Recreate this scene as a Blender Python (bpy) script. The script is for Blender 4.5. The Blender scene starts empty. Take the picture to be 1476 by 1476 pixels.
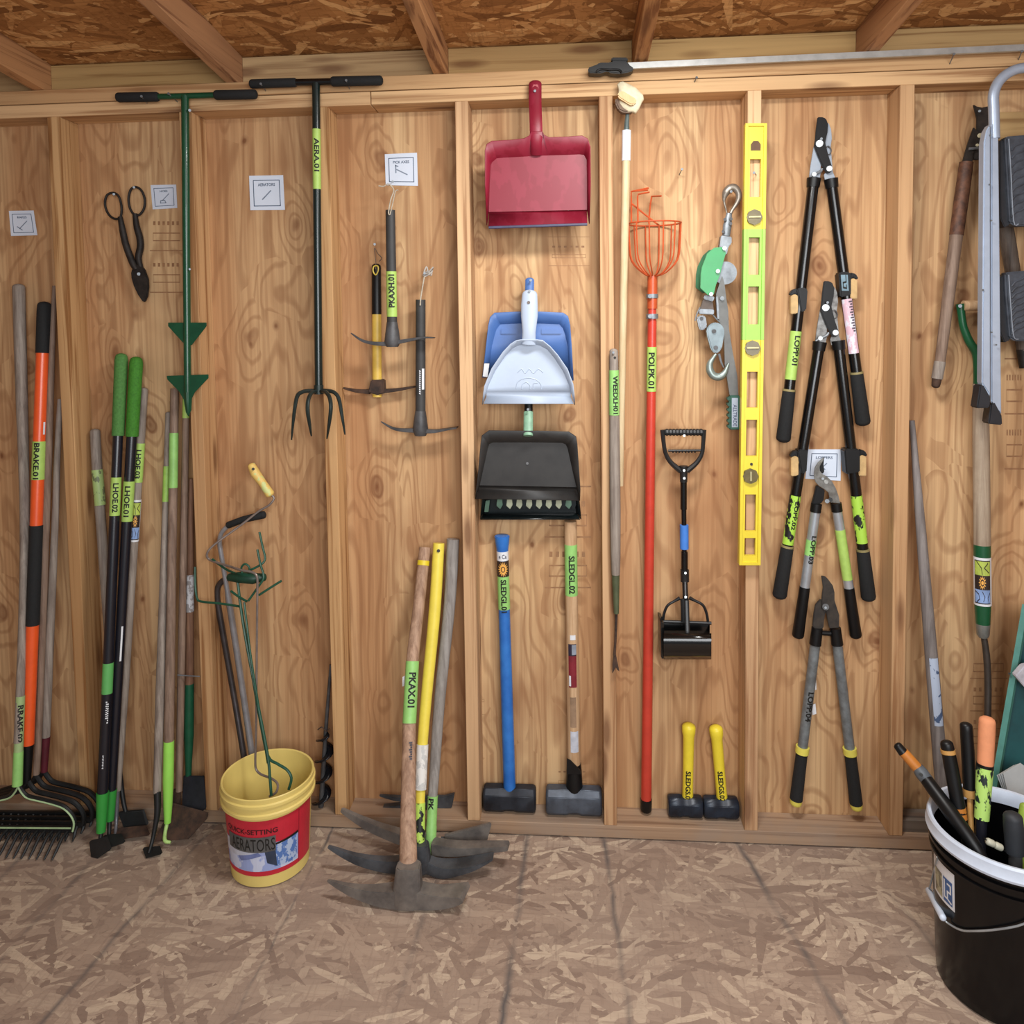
import bpy, bmesh, math, random
from mathutils import Vector, Matrix
random.seed(7)
SC = bpy.context.scene
COL = SC.collection
# ------------------------------------------------------------------ camera
CAM = Vector((1.5045, -2.1732, 1.5167))
YAW, PIT, ROL, FPX, CX, CY = 0.0785, -0.058, 0.014, 1093.74, 738.0, 534.13
def _rot():
    cx, sx = math.cos(PIT), math.sin(PIT); cy, sy = math.cos(YAW), math.sin(YAW); cz, sz = math.cos(ROL), math.sin(ROL)
    A = Matrix(((1, 0, 0), (0, cx, -sx), (0, sx, cx)))
    B = Matrix(((cy, -sy, 0), (sy, cy, 0), (0, 0, 1)))
    C = Matrix(((cz, 0, sz), (0, 1, 0), (-sz, 0, cz)))
    return B @ A @ C
MR = _rot(); MRT = MR.transposed()
cam_data = bpy.data.cameras.new('camera'); cam = bpy.data.objects.new('camera', cam_data); COL.objects.link(cam)
cam_data.sensor_width = 36; cam_data.sensor_fit = 'HORIZONTAL'
cam_data.lens = 36 * FPX / 1476
cam_data.shift_y = -(738 - CY) / 1476
cam_data.clip_start = 0.05
right, fwd, up = MR.col[0], MR.col[1], MR.col[2]
cam.matrix_world = Matrix(((right.x, up.x, -fwd.x, CAM.x), (right.y, up.y, -fwd.y, CAM.y), (right.z, up.z, -fwd.z, CAM.z), (0, 0, 0, 1)))
SC.camera = cam
# ------------------------------------------------------------------ light
world = bpy.data.worlds.new('world'); SC.world = world; world.use_nodes = True
bg = world.node_tree.nodes['Background']; bg.inputs[0].default_value = (0.93, 0.96, 1.0, 1); bg.inputs[1].default_value = 0.24
def area(name, loc, target, sx, sy, power, col):
    d = bpy.data.lights.new(name, 'AREA'); d.shape = 'RECTANGLE'; d.size = sx; d.size_y = sy; d.energy = power; d.color = col
    o = bpy.data.objects.new(name, d); COL.objects.link(o); o.location = loc
    o.rotation_euler = (Vector(target) - Vector(loc)).to_track_quat('-Z', 'Y').to_euler()
area('doorway_daylight', (2.0, -2.85, 1.66), (1.15, 0, 1.20), 1.8, 1.2, 66, (0.97, 0.985, 1.0))
area('skylight_panel', (1.75, -0.80, 2.27), (1.70, -0.62, 0.0), 0.5, 0.22, 27, (1.0, 0.99, 0.96))
SC.view_settings.view_transform = 'Standard'; SC.view_settings.look = 'None'
SC.view_settings.gamma = 1; SC.view_settings.use_curve_mapping = False
SC.view_settings.exposure = -0.13
SC.cycles.max_bounces = 5; SC.cycles.diffuse_bounces = 3; SC.cycles.glossy_bounces = 2; SC.cycles.transmission_bounces = 3
# ------------------------------------------------------------------ helpers
def P(x, y, Y):
    "photo pixel (x, y) at the distance of the plane Y -> point in the room"
    d = MR @ Vector(((x - CX) / FPX, 1, -(y - CY) / FPX))
    return CAM + d * ((Y - CAM.y) / d.y)
def PZ(x, y, z):
    d = MR @ Vector(((x - CX) / FPX, 1, -(y - CY) / FPX))
    return CAM + d * ((z - CAM.z) / d.z)
def proj(p):
    q = MRT @ (Vector(p) - CAM)
    return CX + FPX * q.x / q.y, CY - FPX * q.z / q.y
def S(Y): return (Y - CAM.y) / FPX          # metres per pixel at plane Y
def at_y(A, B, py):
    lo, hi = -0.3, 1.3; inc = proj(B)[1] > proj(A)[1]
    for _ in range(40):
        m = (lo + hi) / 2
        if (proj(A.lerp(B, m))[1] < py) == inc: lo = m
        else: hi = m
    return A.lerp(B, (lo + hi) / 2)
def smooth_path(pts, n=6, closed=False):
    out = []; N = len(pts)
    rng = range(N) if closed else range(N - 1)
    for i in rng:
        if closed: a, b, c, d = pts[i - 1], pts[i], pts[(i + 1) % N], pts[(i + 2) % N]
        else: a, b, c, d = pts[max(i - 1, 0)], pts[i], pts[i + 1], pts[min(i + 2, N - 1)]
        for k in range(n):
            t = k / n
            out.append(0.5 * ((2 * b) + (c - a) * t + (2 * a - 5 * b + 4 * c - d) * t * t + (3 * b - a - 3 * c + d) * t ** 3))
    if not closed: out.append(pts[-1].copy())
    return out
class MB:
    def __init__(s): s.v = []; s.f = []
    def ring_skin(s, loops, closed=False, cap=True):
        b = len(s.v); n = len(loops[0])
        for L in loops: s.v.extend(L)
        R = len(loops)
        for i in range(R if closed else R - 1):
            j = (i + 1) % R
            for k in range(n):
                l = (k + 1) % n
                s.f.append((b + i * n + k, b + i * n + l, b + j * n + l, b + j * n + k))
        if cap and not closed:
            s.f.append(tuple(b + k for k in reversed(range(n)))); s.f.append(tuple(b + (R - 1) * n + k for k in range(n)))
        return s
    def tube(s, pts, r, n=12, closed=False, cap=True, flat=None, dome=0, ref=None):
        pts = [Vector(p) for p in pts]; N = len(pts)
        rs = [r] * N if not isinstance(r, (list, tuple)) else list(r)
        if dome:
            for end in ([0, -1] if dome == 2 else ([0] if dome == 1 else [-1])):
                p = pts[0] if end == 0 else pts[-1]; q = pts[1] if end == 0 else pts[-2]
                d = (p - q).normalized(); R_ = rs[0] if end == 0 else rs[-1]
                ext = [(p + d * R_ * 0.6 * math.sin(a), R_ * math.cos(a)) for a in (0.5, 1.0, 1.4)]
                if end == 0:
                    pts = [e[0] for e in reversed(ext)] + pts; rs = [e[1] for e in reversed(ext)] + rs
                else:
                    pts += [e[0] for e in ext]; rs += [e[1] for e in ext]
            N = len(pts)
        loops = []; nrm = None
        for i in range(N):
            if closed: t = pts[(i + 1) % N] - pts[i - 1]
            else: t = pts[min(i + 1, N - 1)] - pts[max(i - 1, 0)]
            t = t.normalized() if t.length > 1e-9 else Vector((0, 0, 1))
            if flat or ref:
                rr = Vector(ref) if ref else Vector((0, 1, 0))
                d = rr - t * rr.dot(t)
                if d.length < 1e-4: d = Vector((1, 0, 0)) - t * t.x
                nrm = d.normalized()
            elif nrm is None:
                d = Vector((0, 1, 0)) - t * t.y
                if d.length < 1e-3: d = Vector((1, 0, 0)) - t * t.x
                nrm = d.normalized()
            else:
                d = nrm - t * nrm.dot(t); nrm = d.normalized() if d.length > 1e-6 else nrm
            bn = t.cross(nrm); fx, fy = flat if flat else (1, 1)
            loops.append([pts[i] + (nrm * math.cos(a) * fy + bn * math.sin(a) * fx) * rs[i] for a in [2 * math.pi * k / n for k in range(n)]])
        return s.ring_skin(loops, closed, cap)
    def prism(s, loop, t):
        "loop: front points; t: thickness vector or distance along +Y"
        t = Vector((0, t, 0)) if not isinstance(t, Vector) else t
        return s.ring_skin([[Vector(p) for p in loop], [Vector(p) + t for p in loop]])
    def box(s, a, b):
        x0, y0, z0 = a; x1, y1, z1 = b
        return s.ring_skin([[Vector((x0, y0, z0)), Vector((x1, y0, z0)), Vector((x1, y1, z0)), Vector((x0, y1, z0))],
                            [Vector((x0, y0, z1)), Vector((x1, y0, z1)), Vector((x1, y1, z1)), Vector((x0, y1, z1))]])
    def obox(s, c, ax, ay, az):
        "oriented box: centre and three half-extent vectors"
        L = lambda k: [c - ax - ay + az * k, c + ax - ay + az * k, c + ax + ay + az * k, c - ax + ay + az * k]
        return s.ring_skin([L(-1), L(1)])
    def lathe(s, prof, c, n=40, ax=(1, 0, 0), ay=(0, 1, 0), az=(0, 0, 1), closed=False):
        ax, ay, az, c = Vector(ax), Vector(ay), Vector(az), Vector(c)
        loops = [[c + (ax * math.cos(2 * math.pi * k / n) + ay * math.sin(2 * math.pi * k / n)) * r + az * z for k in range(n)] for r, z in prof]
        return s.ring_skin(loops, closed, not closed)
    def build(s, name, m, parent=None, bevel=0, angle=40, solid=0, segs=2, **props):
        me = bpy.data.meshes.new(name)
        off = parent_base(parent)
        me.from_pydata([v - off for v in s.v], [], s.f)
        bm = bmesh.new(); bm.from_mesh(me)
        bmesh.ops.recalc_face_normals(bm, faces=bm.faces)
        if bevel:
            es = [e for e in bm.edges if len(e.link_faces) == 2 and e.calc_face_angle(0) > math.radians(30)]
            bmesh.ops.bevel(bm, geom=es, offset=bevel, segments=segs, affect='EDGES', clamp_overlap=True)
        bm.to_mesh(me); bm.free()
        for p in me.polygons: p.use_smooth = True
        me.set_sharp_from_angle(angle=math.radians(angle))
        me.materials.append(m)
        o = bpy.data.objects.new(name, me); COL.objects.link(o); o.parent = parent
        if solid:
            md = o.modifiers.new('thickness', 'SOLIDIFY'); md.thickness = solid; md.offset = 0
        for k, v in props.items(): o[k] = v
        return o
BASES = {}
def parent_base(p):
    while p is not None and p.parent is not None: p = p.parent
    return Vector(p.location) if p is not None else Vector((0, 0, 0))
def thing(name, label, cat, base, group=None):
    o = bpy.data.objects.new(name, None); COL.objects.link(o); o.location = base; o.empty_display_size = 0.05
    o['label'] = label; o['category'] = cat
    if group: o['group'] = group
    return o
def struct(name, base=(0, 0, 0)):
    o = bpy.data.objects.new(name, None); COL.objects.link(o); o.location = base; o.empty_display_size = 0.1
    o['kind'] = 'structure'
    return o
_tcache = {}
def text_geo(txt, bold=0.012):
    "text outline as 2D triangles, height of capitals ~0.69"
    key = (txt, bold)
    if key not in _tcache:
        cu = bpy.data.curves.new('text', 'FONT'); cu.body = txt; cu.offset = bold; cu.resolution_u = 3; cu.align_x = 'CENTER'
        ob = bpy.data.objects.new('text', cu)
        me = ob.to_mesh()
        vs = [(v.co.x, v.co.y) for v in me.vertices]; fs = [tuple(p.vertices) for p in me.polygons]
        ob.to_mesh_clear(); bpy.data.objects.remove(ob); bpy.data.curves.remove(cu)
        x0 = min(v[0] for v in vs); x1 = max(v[0] for v in vs); y0 = min(v[1] for v in vs); y1 = max(v[1] for v in vs)
        _tcache[key] = ([((v[0] - x0) / (x1 - x0), (v[1] - y0) / (y1 - y0)) for v in vs], fs)
    return _tcache[key]
def print_on(name, geo, fn, m, parent, cuts=0, cutx=0):
    "map 2D print geometry (unit square) through fn(u, v) -> point"
    vs, fs = geo
    me = bpy.data.meshes.new(name); bm = bmesh.new()
    bv = [bm.verts.new((a, b, 0)) for a, b in vs]
    for f in fs:
        try: bm.faces.new([bv[i] for i in f])
        except ValueError: pass
    for k in range(1, cuts):
        bmesh.ops.bisect_plane(bm, geom=bm.verts[:] + bm.edges[:] + bm.faces[:], plane_co=(0, k / cuts, 0), plane_no=(0, 1, 0))
    for k in range(1, cutx):
        bmesh.ops.bisect_plane(bm, geom=bm.verts[:] + bm.edges[:] + bm.faces[:], plane_co=(k / cutx, 0, 0), plane_no=(1, 0, 0))
    off = parent_base(parent)
    for v in bm.verts: v.co = fn(v.co.x, v.co.y) - off
    bm.to_mesh(me); bm.free(); me.materials.append(m)
    o = bpy.data.objects.new(name, me); COL.objects.link(o); o.parent = parent
    return o
def rect_geo(x0, y0, x1, y1): return ([(x0, y0), (x1, y0), (x1, y1), (x0, y1)], [(0, 1, 2, 3)])
def poly_geo(pts): return (list(pts), [tuple(range(len(pts)))])
def join_geo(*gs):
    vs, fs = [], []
    for v, f in gs:
        b = len(vs); vs += v; fs += [tuple(i + b for i in t) for t in f]
    return vs, fs
def stroke_geo(pts, w, closed=False):
    vs, fs = [], []; N = len(pts)
    for i in range(N if closed else N - 1):
        a, b = Vector(pts[i]), Vector(pts[(i + 1) % N]); d = (b - a); L = d.length or 1e-6; d /= L; n = Vector((-d.y, d.x)) * w / 2
        k = len(vs); a = a - d * w * 0.3; b = b + d * w * 0.3
        vs += [tuple(a - n), tuple(b - n), tuple(b + n), tuple(a + n)]; fs.append((k, k + 1, k + 2, k + 3))
    return vs, fs
def wrap_fn(A, B, r, span=1.0, shift=0.0, down=True, lift=0.0004):
    """print wrapped on a round bar from A (top) to B (bottom): u runs along the bar, v across it
    (span = printed arc height in metres, shift = arc offset in metres to the right)"""
    ax = (B - A); L = ax.length; t = ax / L; mid = (A + B) / 2
    n = (CAM - mid); n = (n - t * n.dot(t)).normalized(); rt = t.cross(n).normalized()
    if rt.x < 0: rt = -rt
    def fn(u, v):
        if down: s = u; w = v - 0.5
        else: s = 1 - u; w = 0.5 - v
        a = (w * span + shift) / r
        return A + t * (s * L) + (n * math.cos(a) + rt * math.sin(a)) * (r + lift)
    return fn
def wrap_text(txt, A, B, r, hpx, m, parent, down=True, shift=0.0, bold=0.032, name='lettering'):
    h = hpx * S((A.y + B.y) / 2)
    return print_on(name, text_geo(txt, bold), wrap_fn(A, B, r, h, shift * S(A.y), down), m, parent, cuts=6)
# ------------------------------------------------------------------ materials
def srgb(c):
    if isinstance(c, str):
        c = [int(c[i:i + 2], 16) for i in (0, 2, 4)]
    f = lambda v: v / 12.92 if v <= 0.04045 else ((v + 0.055) / 1.055) ** 2.4
    return tuple(f(x / 255) for x in c[:3]) + (1,)
class NT:
    def __init__(s, name):
        s.m = bpy.data.materials.new(name); s.m.use_nodes = True; s.t = s.m.node_tree; s.b = s.t.nodes['Principled BSDF']
    def n(s, typ, **kw):
        nd = s.t.nodes.new(typ)
        for k, v in kw.items():
            if k.startswith('i_'): nd.inputs[int(k[2:]) if k[2:].isdigit() else k[2:].replace('_', ' ')].default_value = v
            else: setattr(nd, k, v)
        return nd
    def l(s, a, b): s.t.links.new(a, b)
    def math(s, op, a, b=None, c=None, clamp=False):
        nd = s.n('ShaderNodeMath', operation=op, use_clamp=clamp)
        for i, x in enumerate((a, b, c)):
            if x is None: continue
            if isinstance(x, (int, float)): nd.inputs[i].default_value = x
            else: s.l(x, nd.inputs[i])
        return nd.outputs[0]
    def ramp(s, fac, stops):
        nd = s.n('ShaderNodeValToRGB'); e = nd.color_ramp.elements
        while len(e) < len(stops): e.new(0.5)
        for i, (p, c) in enumerate(stops): e[i].position = p; e[i].color = c if len(c) == 4 else tuple(c) + (1,)
        s.l(fac, nd.inputs[0]); return nd.outputs[0]
    def mix(s, fac, a, b, mode='MIX'):
        nd = s.n('ShaderNodeMix', data_type='RGBA', blend_type=mode)
        for i, x in ((0, fac), (6, a), (7, b)):
            if isinstance(x, (int, float, tuple)): nd.inputs[i].default_value = x
            else: s.l(x, nd.inputs[i])
        return nd.outputs[2]
    def coords(s, scale=(1, 1, 1), rot=(0, 0, 0), rnd=False, loc=(0, 0, 0), kind='POINT'):
        tc = s.n('ShaderNodeTexCoord'); v = tc.outputs['Object']
        if rnd:
            oi = s.n('ShaderNodeObjectInfo'); add = s.n('ShaderNodeVectorMath', operation='MULTIPLY_ADD')
            cb = s.n('ShaderNodeCombineXYZ'); r = s.math('MULTIPLY', oi.outputs['Random'], 37.0)
            for i in range(3): s.l(r, cb.inputs[i])
            s.l(cb.outputs[0], add.inputs[0]); add.inputs[1].default_value = (1, 1, 1); s.l(v, add.inputs[2]); v = add.outputs[0]
        mp = s.n('ShaderNodeMapping', vector_type=kind); s.l(v, mp.inputs[0]); mp.inputs['Location'].default_value = loc; mp.inputs['Rotation'].default_value = rot; mp.inputs['Scale'].default_value = scale
        return mp.outputs[0]
    def noise(s, vec, scale, detail=3, rough=0.55, dist=0):
        nd = s.n('ShaderNodeTexNoise'); nd.inputs['Scale'].default_value = scale; nd.inputs['Detail'].default_value = detail
        nd.inputs['Roughness'].default_value = rough; nd.inputs['Distortion'].default_value = dist
        s.l(vec, nd.inputs['Vector']); return nd.outputs['Fac']
    def bump(s, h, strength=0.3, dist=0.002):
        nd = s.n('ShaderNodeBump'); nd.inputs['Strength'].default_value = strength; nd.inputs['Distance'].default_value = dist
        s.l(h, nd.inputs['Height']); s.l(nd.outputs[0], s.b.inputs['Normal'])
MATS = {}
def plain(name, col, rough=0.45, metal=0.0, var=0.18, scale=30, bump=0.0, dark=None, spec=0.5, coat=0):
    if name in MATS: return MATS[name]
    t = NT(name); c = srgb(col)
    d = srgb(dark) if dark else tuple(x * (1 - var * 1.6) for x in c[:3]) + (1,)
    f = t.noise(t.coords(rnd=True), scale, 4, 0.6)
    f2 = t.ramp(f, [(0.35, (0, 0, 0, 1)), (0.65, (1, 1, 1, 1))])
    t.l(t.mix(f2, d, c), t.b.inputs['Base Color'])
    t.b.inputs['Roughness'].default_value = rough; t.b.inputs['Metallic'].default_value = metal
    t.b.inputs['Specular IOR Level'].default_value = spec
    if coat: t.b.inputs['Coat Weight'].default_value = coat
    if bump: t.bump(f, bump, 0.002)
    MATS[name] = t.m; return t.m
def lumber(name, axis, light, dark, tone=0.0, wear=0.0):
    t = NT(name)
    sc = {'x': (1.2, 55, 55), 'y': (55, 1.2, 55), 'z': (55, 55, 1.2)}[axis]
    sc2 = {'x': (0.5, 7, 7), 'y': (7, 0.5, 7), 'z': (7, 7, 0.5)}[axis]
    v = t.coords(sc, rnd=True); v2 = t.coords(sc2, rnd=True)
    g = t.noise(v, 1.0, 4, 0.6, 0.4); g2 = t.noise(v2, 1.0, 3, 0.5, 0.6)
    k = t.n('ShaderNodeTexVoronoi'); k.inputs['Scale'].default_value = 1.0; t.l(t.coords({'x': (3.0, 14, 14), 'y': (14, 3.0, 14), 'z': (14, 14, 3.0)}[axis], rnd=True), k.inputs['Vector'])
    kn = t.ramp(k.outputs['Distance'], [(0.10, (1, 1, 1, 1)), (0.24, (0, 0, 0, 1))])
    a = t.ramp(g, [(0.36, srgb(dark)), (0.50, srgb(light)), (0.75, tuple(min(1, x * 1.12) for x in srgb(light)[:3]) + (1,))])
    b = t.mix(t.ramp(g2, [(0.40, (0, 0, 0, 1)), (0.62, (0.5, 0.5, 0.5, 1))]), a, srgb(dark))
    c = t.mix(t.math('MULTIPLY', kn, 0.75), b, srgb((105, 66, 38)))
    oi = t.n('ShaderNodeObjectInfo'); hv = t.n('ShaderNodeHueSaturation'); t.l(c, hv.inputs['Color'])
    t.l(t.math('MULTIPLY_ADD', oi.outputs['Random'], 0.22, 0.88), hv.inputs['Value'])
    t.l(t.math('MULTIPLY_ADD', oi.outputs['Random'], -0.15, 1.05), hv.inputs['Saturation'])
    out = hv.outputs[0]
    if wear:
        w = t.noise(t.coords((3, 3, 3)), 2.0, 4, 0.6)
        out = t.mix(t.math('MULTIPLY', t.ramp(w, [(0.4, (0, 0, 0, 1)), (0.6, (1, 1, 1, 1))]), wear), out, srgb((150, 135, 122)))
    t.l(out, t.b.inputs['Base Color']); t.b.inputs['Roughness'].default_value = 0.72; t.b.inputs['Specular IOR Level'].default_value = 0.25
    t.bump(g, 0.25, 0.001); return t.m
def plywood(name):
    t = NT(name)
    v = t.coords((1, 0.01, 0.15), rnd=True)
    wn = t.n('ShaderNodeTexNoise'); wn.inputs['Scale'].default_value = 9.0; wn.inputs['Detail'].default_value = 1; t.l(t.coords((1, 0.01, 1)), wn.inputs['Vector'])
    sub = t.n('ShaderNodeVectorMath', operation='SCALE'); t.l(wn.outputs['Color'], sub.inputs[0]); sub.inputs['Scale'].default_value = 0.3
    def knots(sx, sz, thr, seed):
        vk = t.n('ShaderNodeTexVoronoi'); vk.inputs['Scale'].default_value = 1.0; vk.inputs['Randomness'].default_value = 0.95
        nd = t.n('ShaderNodeVectorMath', operation='ADD'); t.l(t.coords((sx, 0.01, sz), rnd=True, loc=(seed, 0, seed * 2)), nd.inputs[0]); t.l(sub.outputs[0], nd.inputs[1]); t.l(nd.outputs[0], vk.inputs['Vector'])
        sep = t.n('ShaderNodeSeparateColor'); t.l(vk.outputs['Color'], sep.inputs[0])
        has = t.math('GREATER_THAN', sep.outputs[0], thr); sz_ = t.math('MULTIPLY_ADD', sep.outputs[1], 0.8, 0.45)
        return t.math('DIVIDE', vk.outputs['Distance'], sz_), has
    d, has = knots(6.8, 4.6, 0.45, 0.0); d2, has2 = knots(11.0, 7.0, 0.62, 5.0)
    near = t.math('MULTIPLY', t.math('POWER', t.math('SUBTRACT', 1.0, d, clamp=True), 2.0), has)
    field = t.math('ADD', t.noise(v, 4.6, 2.5, 0.5, 0.35), t.math('MULTIPLY', near, 0.22))
    lines = t.math('MULTIPLY_ADD', t.math('SINE', t.math('MULTIPLY', field, 105.0)), 0.5, 0.5)
    fine = t.noise(t.coords((85, 1, 1.6), rnd=True), 1.0, 2, 0.6)
    broad = t.noise(t.coords((7.0, 1, 0.45), rnd=True), 1.0, 3, 0.55)
    L, D, B = srgb((211, 176, 132)), srgb((136, 93, 60)), srgb((184, 140, 99))
    c = t.mix(t.ramp(broad, [(0.38, (0, 0, 0, 1)), (0.62, (1, 1, 1, 1))]), L, B)
    c = t.mix(t.math('MULTIPLY', t.ramp(lines, [(0.60, (0, 0, 0, 1)), (0.99, (1, 1, 1, 1))]), 0.42), c, D)
    c = t.mix(t.math('MULTIPLY', t.ramp(fine, [(0.40, (1, 1, 1, 1)), (0.58, (0, 0, 0, 1))]), 0.34), c, D)
    kc = t.math('MULTIPLY', t.ramp(d, [(0.03, (1, 1, 1, 1)), (0.10, (0.55, 0.55, 0.55, 1)), (0.16, (0.75, 0.75, 0.75, 1)), (0.21, (0.15, 0.15, 0.15, 1)), (0.36, (0, 0, 0, 1))]), has)
    k2 = t.math('MULTIPLY', t.ramp(d2, [(0.05, (1, 1, 1, 1)), (0.11, (0.4, 0.4, 0.4, 1)), (0.2, (0, 0, 0, 1))]), has2)
    c = t.mix(t.math('MULTIPLY', t.math('MAXIMUM', kc, k2), 0.85), c, srgb((112, 68, 42)))
    st = t.noise(t.coords((1.9, 1, 1.0), rnd=True), 2.4, 3, 0.65)
    c = t.mix(t.math('MULTIPLY', t.ramp(st, [(0.50, (0, 0, 0, 1)), (0.70, (1, 1, 1, 1))]), 0.42), c, srgb((146, 98, 64)))
    t.l(c, t.b.inputs['Base Color']); t.b.inputs['Roughness'].default_value = 0.7; t.b.inputs['Specular IOR Level'].default_value = 0.25
    return t.m
def osb(name, stops, size=1.0, dirt=None, lines=None, edge=0.5, seam=0.5):
    t = NT(name); best = None; val = None; gap = None
    for i, a in enumerate((0.10, -0.42, 0.75, 1.35, -0.95, 0.33, -0.12)):
        v = t.n('ShaderNodeTexVoronoi'); v.inputs['Scale'].default_value = 1.0; v.inputs['Randomness'].default_value = 1.0; v.voronoi_dimensions = '2D'
        k = 1 + 0.22 * (i % 3)
        mp = t.coords((1 / (6.5 * size * k), 1 / (50 * size * k), 1), (0, 0, a), loc=(i * 3.7, i * 1.9, 0), kind='TEXTURE')
        t.l(mp, v.inputs['Vector'])
        sp = t.n('ShaderNodeSeparateColor'); t.l(v.outputs['Color'], sp.inputs[0])
        r = sp.outputs[0]
        pr = t.math('SUBTRACT', sp.outputs[1], t.math('MULTIPLY', v.outputs['Distance'], edge))
        if best is None: best, val = pr, r
        else:
            gd = t.math('ABSOLUTE', t.math('SUBTRACT', pr, best)); gap = gd if gap is None else t.math('MINIMUM', gap, gd)
            gt = t.math('GREATER_THAN', pr, best)
            nv = t.n('ShaderNodeMix', data_type='FLOAT'); t.l(gt, nv.inputs[0]); t.l(val, nv.inputs[2]); t.l(r, nv.inputs[3]); val = nv.outputs[0]
            best = t.math('MAXIMUM', pr, best)
    val = t.math('ADD', val, t.math('MULTIPLY_ADD', t.noise(t.coords((14, 60, 1)), 1.0, 2, 0.6), 0.3, -0.15))
    c = t.ramp(val, [(p, srgb(x)) for p, x in stops])
    c = t.mix(t.math('MULTIPLY', t.ramp(gap, [(0.0, (1, 1, 1, 1)), (0.035, (0, 0, 0, 1))]), seam), c, srgb(stops[0][1]), 'MULTIPLY')
    g2 = t.noise(t.coords((120, 9, 1), (0, 0, 0.5)), 1.0, 2, 0.6); g3 = t.noise(t.coords((9, 130, 1), (0, 0, 0.15)), 1.0, 2, 0.6)
    c = t.mix(t.math('MULTIPLY', t.ramp(t.math('MINIMUM', g2, g3), [(0.30, (1, 1, 1, 1)), (0.47, (0, 0, 0, 1))]), 0.42), c, srgb(stops[0][1]))
    if dirt:
        dn = t.noise(t.coords((1, 1, 1)), 1.7, 5, 0.65)
        c = t.mix(t.math('MULTIPLY', t.ramp(dn, [(0.35, (0, 0, 0, 1)), (0.7, (1, 1, 1, 1))]), 0.55), c, srgb(dirt))
        sp = t.noise(t.coords((1, 1, 1)), 60, 2, 0.6)
        c = t.mix(t.math('MULTIPLY', t.ramp(sp, [(0.66, (0, 0, 0, 1)), (0.74, (1, 1, 1, 1))]), 0.35), c, srgb((86, 74, 66)))
    if lines:
        tc = t.n('ShaderNodeTexCoord'); xyz = t.n('ShaderNodeSeparateXYZ'); t.l(tc.outputs['Object'], xyz.inputs[0])
        wob = t.noise(t.coords((6, 6, 1)), 1.0, 3, 0.6)
        brk = t.ramp(t.noise(t.coords((5, 5, 1), loc=(4, 2, 0)), 1.0, 3, 0.6), [(0.32, (0, 0, 0, 1)), (0.6, (1, 1, 1, 1))])
        tot = None
        for x0, sl, w, st in lines:
            dx = t.math('ABSOLUTE', t.math('ADD', t.math('SUBTRACT', t.math('SUBTRACT', xyz.outputs[0], x0), t.math('MULTIPLY', xyz.outputs[1], sl)), t.math('MULTIPLY_ADD', wob, 0.03, -0.015)))
            mk = t.math('MULTIPLY', t.math('SUBTRACT', 1.0, t.math('DIVIDE', dx, w), clamp=True), st)
            tot = mk if tot is None else t.math('MAXIMUM', tot, mk)
        c = t.mix(t.math('MULTIPLY', t.math('MULTIPLY', tot, 1.3, clamp=True), brk), c, srgb((96, 90, 88)))
    t.l(c, t.b.inputs['Base Color']); t.b.inputs['Roughness'].default_value = 0.75; t.b.inputs['Specular IOR Level'].default_value = 0.2
    return t.m
def handle_wood(name, light, dark, rough=0.6, axis='z'):
    if name in MATS: return MATS[name]
    t = NT(name); sc = (90, 90, 5) if axis == 'z' else (5, 90, 90)
    g = t.noise(t.coords(sc, rnd=True), 1.0, 4, 0.65, 0.5); w = t.noise(t.coords(rnd=True), 14, 4, 0.6)
    c = t.ramp(g, [(0.3, srgb(dark)), (0.65, srgb(light))])
    c = t.mix(t.math('MULTIPLY', t.ramp(w, [(0.5, (0, 0, 0, 1)), (0.75, (1, 1, 1, 1))]), 0.5), c, srgb(dark))
    t.l(c, t.b.inputs['Base Color']); t.b.inputs['Roughness'].default_value = rough; t.b.inputs['Specular IOR Level'].default_value = 0.3
    t.bump(g, 0.2, 0.001); MATS[name] = t.m; return t.m
def flaky(name, a, b, thr=0.5, scale=60, rough=0.5):
    "paint or tape coming off: two tones with a hard ragged border"
    if name in MATS: return MATS[name]
    t = NT(name); f = t.noise(t.coords((1, 1, 0.6), rnd=True), scale, 3, 0.6)
    c = t.mix(t.ramp(f, [(thr - 0.02, (0, 0, 0, 1)), (thr + 0.02, (1, 1, 1, 1))]), srgb(a), srgb(b))
    t.l(c, t.b.inputs['Base Color']); t.b.inputs['Roughness'].default_value = rough; MATS[name] = t.m; return t.m
M_stud = lumber('stud_lumber', 'z', (206, 166, 120), (152, 108, 68))
M_plate = lumber('plate_lumber', 'x', (208, 168, 118), (160, 116, 72))
M_sole = lumber('sole_plate_lumber', 'x', (176, 148, 122), (140, 112, 90), wear=0.5)
M_rafter = lumber('rafter_lumber', 'y', (182, 132, 84), (126, 80, 46))
M_block = lumber('blocking_lumber', 'x', (184, 152, 104), (142, 108, 68))
M_ply = plywood('plywood')
M_deck = osb('roof_strand_board', [(0.0, (128, 84, 46)), (0.3, (166, 114, 66)), (0.75, (192, 138, 84)), (1.0, (228, 180, 122))], 0.7, edge=0.35, seam=0.35)
FLINES = [(1.36, 0.030, 0.013, 0.8), (1.585, -0.060, 0.011, 0.7), (1.975, -0.19, 0.013, 0.85), (1.13, 0.06, 0.012, 0.5), (0.765, 0.03, 0.006, 0.9), (0.395, 0.10, 0.011, 0.6), (0.12, 0.02, 0.012, 0.55), (-0.1, 0.0, 0.012, 0.5), (2.30, -0.2, 0.010, 0.4)]
M_floor = osb('floor_strand_board', [(0.0, (132, 111, 98)), (0.3, (158, 137, 121)), (0.7, (177, 156, 138)), (1.0, (208, 189, 166))], 0.85, dirt=(148, 132, 120), lines=FLINES, seam=0.18)
BLACK = plain('black_plastic', (15, 16, 18), 0.42, var=0.2, spec=0.35)
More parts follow.
